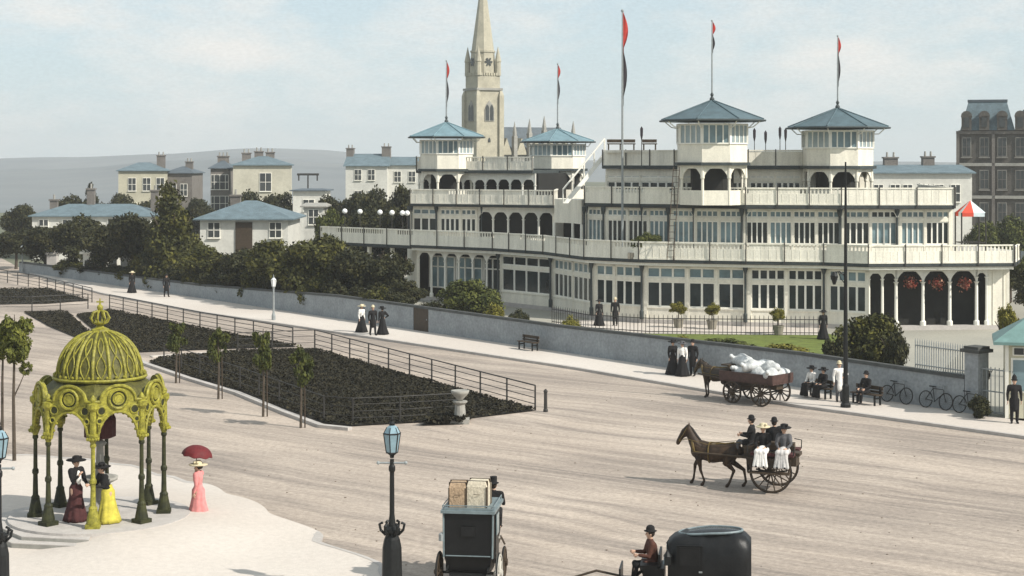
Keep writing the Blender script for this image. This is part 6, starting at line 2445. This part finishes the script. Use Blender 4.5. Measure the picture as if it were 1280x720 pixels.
MB().box((1.75, 0, 1.5), (.5, 1.0, .1)).box((2.0, 0, 1.0), (.5, .9, .05)).box((1.6, 0, 1.0), (.4, .9, .9)).box((1.7, 0, .6), (.6, .5, .3)).build('driver_box', M['blackp'], t)
for s in (-1, 1): MB().tube([(1.8, s * .4, .62), (3.0, s * .4, .75), (4.1, s * .36, .3)], .03, 6).build('shaft', M['wood'], t)
MB().box((-.16, 0, .5), (.1, .9, .06)).build('rear_step', M['iron'], t)
MB().lathe([(.07, 0), (.07, .16), (.02, .2)], (-.1, .66, 1.3), 8).build('side_lamp', M['grey_iron'], t)


def oncab(x, y, z, q=cq, a=crz):
    v = Matrix.Rotation(a, 3, 'Z') @ Vector((x, y, z))
    return (q[0] + v.x, q[1] + v.y, v.z)


def case(label, loc, rz, d, m, strap='wood'):
    t = thing('travel_case', label, 'luggage', loc, rz, 'luggage on the cab roof')
    b = MB()
    x, y, z = d
    bb = MB().box((0, 0, z * .4), (x, y, z * .8))
    bb.hexa([(-x / 2, -y / 2, z * .8), (x / 2, -y / 2, z * .8), (x / 2, y / 2, z * .8), (-x / 2, y / 2, z * .8), (-x * .44, -y * .42, z), (x * .44, -y * .42, z), (x * .44, y * .42, z), (-x * .44, y * .42, z)])
    bb.build('case', M[m], t)
    s = MB()
    for k in (-.28, .28):
        s.box((k * x, 0, z * .5), (.05, y + .02, z + .02))
    for sx in (-1, 1):
        for sy in (-1, 1):
            s.box((sx * x / 2, sy * y / 2, z * .4), (.03, .03, z * .82))
    s.build('strap', M[strap], t)
    MB().tube([(-x / 2 - .01, -.08, z * .5), (-x / 2 - .05, 0, z * .52), (-x / 2 - .01, .08, z * .5)], .006, 5).build('handle', M['wood'], t)


case('brown wicker trunk on the cab roof, left of the pair', oncab(.3, .30, 2.1), crz + .05, (.55, .42, .58), 'wicker')
case('pale wicker trunk on the cab roof, right of the pair', oncab(.35, -.2, 2.1), crz - .06, (.6, .5, .62), 'wickerw')
case('flat dark trunk at the front of the cab roof', oncab(1.0, .05, 2.1), crz, (.5, .8, .34), 'woodred')
person('cab driver in dark coat and top hat seated in front of the luggage', oncab(1.72, -.38, 1.08), crz, 'm', 1.7, 'black', 'black', 'top', 'black', 'sit', ('fwd', 'fwd'), seat=.47)

M['gloss'] = mat('glossy_black_leather', (.02, .022, .024), .2, .4, 3, .15, spec=.7)
# ---- closed hooded carriage at the right with its driver
vq = at(882, 766)
vrz = R(172)
t = thing('hooded_carriage', 'black round-hooded carriage at the bottom of the picture', 'carriage', (*vq, 0), vrz)
b = MB()
# hood: rounded shell lofted across
N = 20
secs = []
NS = 15
for i in range(NS):
    u = i / (NS - 1)
    x = -1.06 + 1.92 * u
    ends = max(0, 1 - abs(2 * u - 1) ** 5) ** .5          # rounded at the back and front
    bow = .022 * math.cos(u * PI * 10)                       # hood bows show through the leather
    zt = 1.30 + (.68 - .09 * u) * (.66 + .34 * ends) + bow
    w = (.62 + bow * .5) * (.80 + .20 * ends)
    row = []
    for j in range(N + 1):
        a = PI * j / N
        e = .55
        cx_, sx_ = math.cos(a), math.sin(a)
        y = w * math.copysign(abs(cx_) ** e, cx_)
        z = .78 + (zt - .78) * abs(sx_) ** e
        row.append((x, y, z))
    secs.append(row)
for row in secs: b.v += row
for i in range(len(secs) - 1):
    for j in range(N):
        q = i * (N + 1) + j
        b.f.append((q, q + 1, q + N + 2, q + N + 1))
b.f.append(tuple(range(N + 1)))
k = (len(secs) - 1) * (N + 1)
b.f.append(tuple(k + j for j in range(N, -1, -1)))
b.build('hood', M['leather'], t, True)
b = MB()
rim = [(x, y) for x, y in [(-.98 + .0, 0)]]
ov = []
for i in range(28):
    a = 2 * PI * i / 28
    ov.append((-.12 + .74 * math.cos(a), .40 * math.sin(a), 1.945 - .05 * math.cos(a) - .03 * abs(math.cos(a))))
b.tube(ov, .03, 6, closed=True)
b.build('hood_piping', M['roofgrey'], t)
b = MB()
b.poly([(p[0] * .93 - .0, p[1] * .9, p[2] + .022) for p in ov])
k = len(ov)
b2 = MB()
b2.v = [(p[0] * .96, p[1] * .95, p[2] - .06) for p in ov] + [(p[0] * .96, p[1] * .95, p[2] + .012) for p in ov] + [(-.12, 0, 1.99), (-.12, 0, 1.9)]
b2.f = [(i, (i + 1) % k, k + (i + 1) % k, k + i) for i in range(k)] + [(k + i, k + (i + 1) % k, 2 * k) for i in range(k)] + [((i + 1) % k, i, 2 * k + 1) for i in range(k)]
b2.build('roof_panel', M['gloss'], t, True)
b = MB()
prof = [(-1.0, .78), (-.95, .5), (-.5, .38), (.5, .38), (.75, .55), (.82, .9), (.82, .78)]
for s in (-1, 1): b.v += [(x, s * .56, z) for x, z in prof]
n = len(prof)
b.f = [tuple(range(n)), tuple(range(2 * n - 1, n - 1, -1))] + [(i, n + i, n + (i + 1) % n, (i + 1) % n) for i in range(n)]
b.build('lower_body', M['blackp'], t)
for s in (-1, 1):
    d = MB().box((.35, s * .622, 1.1), (.6, .02, 1.2)).build('door', M['blackp'], t)
    MB().box((.35, s * .637, 1.45), (.46, .02, .42)).build('window', M['leather'], d)
    MB().box((.1, s * .645, 1.1), (.08, .03, .03)).build('handle', M['grey_iron'], d)
    l_ = MB().box((.86, s * .66, 1.35), (.14, .14, .2)).lathe([(.1, 1.45), (.03, 1.56), (.02, 1.6)], (.86, s * .66, 0), 8)
    l_ = l_.build('side_lamp', M['iron'], t)
    MB().box((.935, s * .66, 1.35), (.02, .1, .14)).build('lens', M['lanternglass'], l_)
    wheel(t, (-.55, s * .78, .52), .52, 14, 'blackp', .05, .08, .018)
    wheel(t, (1.35, s * .7, .42), .42, 12, 'blackp', .05, .08, .018)
MB().tube([(-.55, -.78, .52), (-.55, .78, .52)], .035, 7).tube([(1.35, -.7, .42), (1.35, .7, .42)], .035, 7).build('axle', M['iron'], t)
MB().box((1.3, 0, 1.12), (.42, .95, .1)).box((1.2, 0, .8), (.5, .85, .6)).box((1.75, 0, .68), (.5, .85, .05)).box((1.98, 0, .86), (.04, .85, .4)).box((1.06, 0, 1.28), (.05, .9, .28)).build('driver_box', M['blackp'], t)
for s in (-1, 1): MB().tube([(1.5, s * .4, .6), (2.6, s * .42, .8), (4.0, s * .36, .35)], .03, 6).build('shaft', M['wood'], t)
person('carriage driver in red-brown coat and black bowler on the box of the hooded carriage', oncab(1.22, -.05, .55, vq, vrz), vrz + .25, 'm', 1.74, 'browncoat', 'black', 'bowler', 'black', 'sit', ('fwd', 'fwd'), lean=.12, seat=.47)


# ---- bicycles against the wall
def bicycle(label, s, off=-.28, flip=1):
    p = wpt(s, off, .12)
    t = thing('bicycle', label, 'bicycle', p, WD if flip > 0 else WD + PI, 'bicycles leaning on the wall')
    t.rotation_euler = (R(-9) * flip, 0, WD if flip > 0 else WD + PI)
    for x in (-.53, .53):
        b = MB()
        for i in range(16):
            a = 2 * PI * i / 16
            b.tube([(0, 0, 0), (.33 * math.cos(a), 0, .33 * math.sin(a))], .0035, 4)
        b.ring((0, 0, 0), .335, .014, 'y', 32, 6)
        w = b.build('wheel', M['iron'], t)
        w.location = (x, 0, .36)
        MB().ring((0, 0, 0), .348, .02, 'y', 32, 6).build('tyre', M['rubber'], w)
    b = MB()
    bbk, st, hd_, fw, rw = (-.06, 0, .3), (-.2, 0, .84), (.36, 0, .84), (.53, 0, .36), (-.53, 0, .36)
    for a, c in ((bbk, st), (bbk, (.38, 0, .7)), (st, hd_), (hd_, (.39, 0, .66)), (bbk, rw), (st, rw), ((.39, 0, .66), fw)):
        b.tube([a, c], .017, 6)
    b.build('frame', M['iron'], t)
    MB().tube([hd_, (.33, 0, .98)], .015, 6).tube([(.2, -.26, .97), (.34, -.22, .99), (.36, 0, .99), (.34, .22, .99), (.2, .26, .97)], .014, 6).build('handlebar', M['grey_iron'], t)
    MB().hexa([(-.36, -.09, .9), (-.06, -.03, .9), (-.06, .03, .9), (-.36, .09, .9), (-.35, -.08, .95), (-.06, -.025, .94), (-.06, .025, .94), (-.35, .08, .95)]).tube([st, (-.22, 0, .9)], .014, 6).build('saddle', M['leather'], t)
    MB().ring((-.06, .05, .3), .1, .012, 'y', 18, 5).tube([(-.06, .06, .3), (.05, .06, .18)], .012, 5).tube([(-.06, -.06, .3), (-.17, -.06, .42)], .012, 5).box((.05, .12, .18), (.09, .1, .02)).box((-.17, -.12, .42), (.09, .1, .02)).build('crank', M['grey_iron'], t)


bicycle('dark bicycle leaning on the wall, the left one below the pale railing', ws(1125))
bicycle('dark bicycle leaning on the wall, the middle one below the pale railing', ws(1174), flip=1)
bicycle('dark bicycle leaning on the ivy-covered gate foot', ws(1218), off=-.35)
# ------------------------------------------------------------------ camera, light, sky, air
cam = bpy.data.cameras.new('camera')
co = bpy.data.objects.new('camera', cam)
COL.objects.link(co)
co.location = (0, 0, H)
co.rotation_euler = (R(90), 0, 0)
cam.sensor_width = 36
cam.lens = 36 * F / 1280
cam.shift_y = -(360 - YH) / 1280
cam.clip_end = 12000
cam.clip_start = .5
S.camera = co
SUN_EL, SUN_AZ = R(40), R(122)    # azimuth clockwise from +y: to the right and a little behind the camera
sv = Vector((math.sin(SUN_AZ) * math.cos(SUN_EL), math.cos(SUN_AZ) * math.cos(SUN_EL), math.sin(SUN_EL)))
sd = bpy.data.lights.new('sun', 'SUN')
sd.energy = 3.6
sd.angle = R(.6)
sd.color = (1, .95, .87)
so = bpy.data.objects.new('sun', sd)
COL.objects.link(so)
so.rotation_euler = sv.to_track_quat('Z', 'Y').to_euler()
w = bpy.data.worlds.new('World')
S.world = w
w.use_nodes = True
nt = w.node_tree
bg = nt.nodes['Background']
sky = nt.nodes.new('ShaderNodeTexSky')
sky.sky_type = 'NISHITA'
sky.sun_disc = False
sky.sun_elevation = SUN_EL
sky.sun_rotation = SUN_AZ
sky.air_density = 1.0
sky.dust_density = 1.2
sky.ozone_density = 1.5
# thin broken cloud mixed over the sky
tc = nt.nodes.new('ShaderNodeTexCoord')
mp = nt.nodes.new('ShaderNodeMapping')
mp.inputs['Scale'].default_value = (4, 4, 11)
nt.links.new(tc.outputs['Generated'], mp.inputs[0])


def sky_noise(vec, scale, detail, a, b, c, d):
    nz = nt.nodes.new('ShaderNodeTexNoise')
    nz.inputs['Scale'].default_value = scale
    nz.inputs['Detail'].default_value = detail
    nz.inputs['Roughness'].default_value = .62
    nt.links.new(vec, nz.inputs['Vector'])
    rp = nt.nodes.new('ShaderNodeMapRange')
    for i, v in enumerate((a, b, c, d)): rp.inputs[i + 1].default_value = v
    nt.links.new(nz.outputs['Fac'], rp.inputs[0])
    return rp.outputs[0]


def sky_mix(f, a, b):
    mx = nt.nodes.new('ShaderNodeMix')
    mx.data_type = 'RGBA'
    for s_, i in ((f, 0), (a, 6), (b, 7)):
        if isinstance(s_, tuple): mx.inputs[i].default_value = (*s_, 1)
        elif isinstance(s_, float): mx.inputs[i].default_value = s_
        else: nt.links.new(s_, mx.inputs[i])
    return mx.outputs[2]


veil = sky_mix(.72, sky.outputs[0], (4.55, 5.6, 6.1))          # thin high overcast
cl = sky_mix(sky_noise(mp.outputs[0], 2.0, 8, .43, .69, .04, .82), veil, (6.9, 6.6, 6.2))   # cream cloud
fl = sky_noise(mp.outputs[0], 90, 4, .3, .7, .93, 1.07)       # fleecy small texture of the cloud
sc_ = nt.nodes.new('ShaderNodeVectorMath')
sc_.operation = 'SCALE'
nt.links.new(cl, sc_.inputs[0])
nt.links.new(fl, sc_.inputs['Scale'])
nt.links.new(sc_.outputs[0], bg.inputs[0])
bg.inputs[1].default_value = .09
# haze: one closed box of thin air round everything
hz = MB().box((0, 2200, 35), (7600, 4700, 72))
ho = hz.build('haze', mat('unused', (.8, .8, .8)), kind='stuff', label='thin pale air over the whole place', cat='haze')
hm = bpy.data.materials.new('haze_air')
hm.use_nodes = True
n2 = hm.node_tree
n2.nodes.clear()
out = n2.nodes.new('ShaderNodeOutputMaterial')
pv_ = n2.nodes.new('ShaderNodeVolumePrincipled')
pv_.inputs['Color'].default_value = (.93, .95, .97, 1)
pv_.inputs["Density"].default_value = .0003
pv_.inputs['Anisotropy'].default_value = .3
n2.links.new(pv_.outputs[0], out.inputs['Volume'])
ho.data.materials.clear()
ho.data.materials.append(hm)
S.view_settings.view_transform = 'Standard'
S.view_settings.look = 'None'
S.view_settings.exposure = 0.62
S.view_settings.gamma = 1.0
S.view_settings.use_curve_mapping = False
S.cycles.volume_bounces = 1
S.cycles.max_bounces = 6
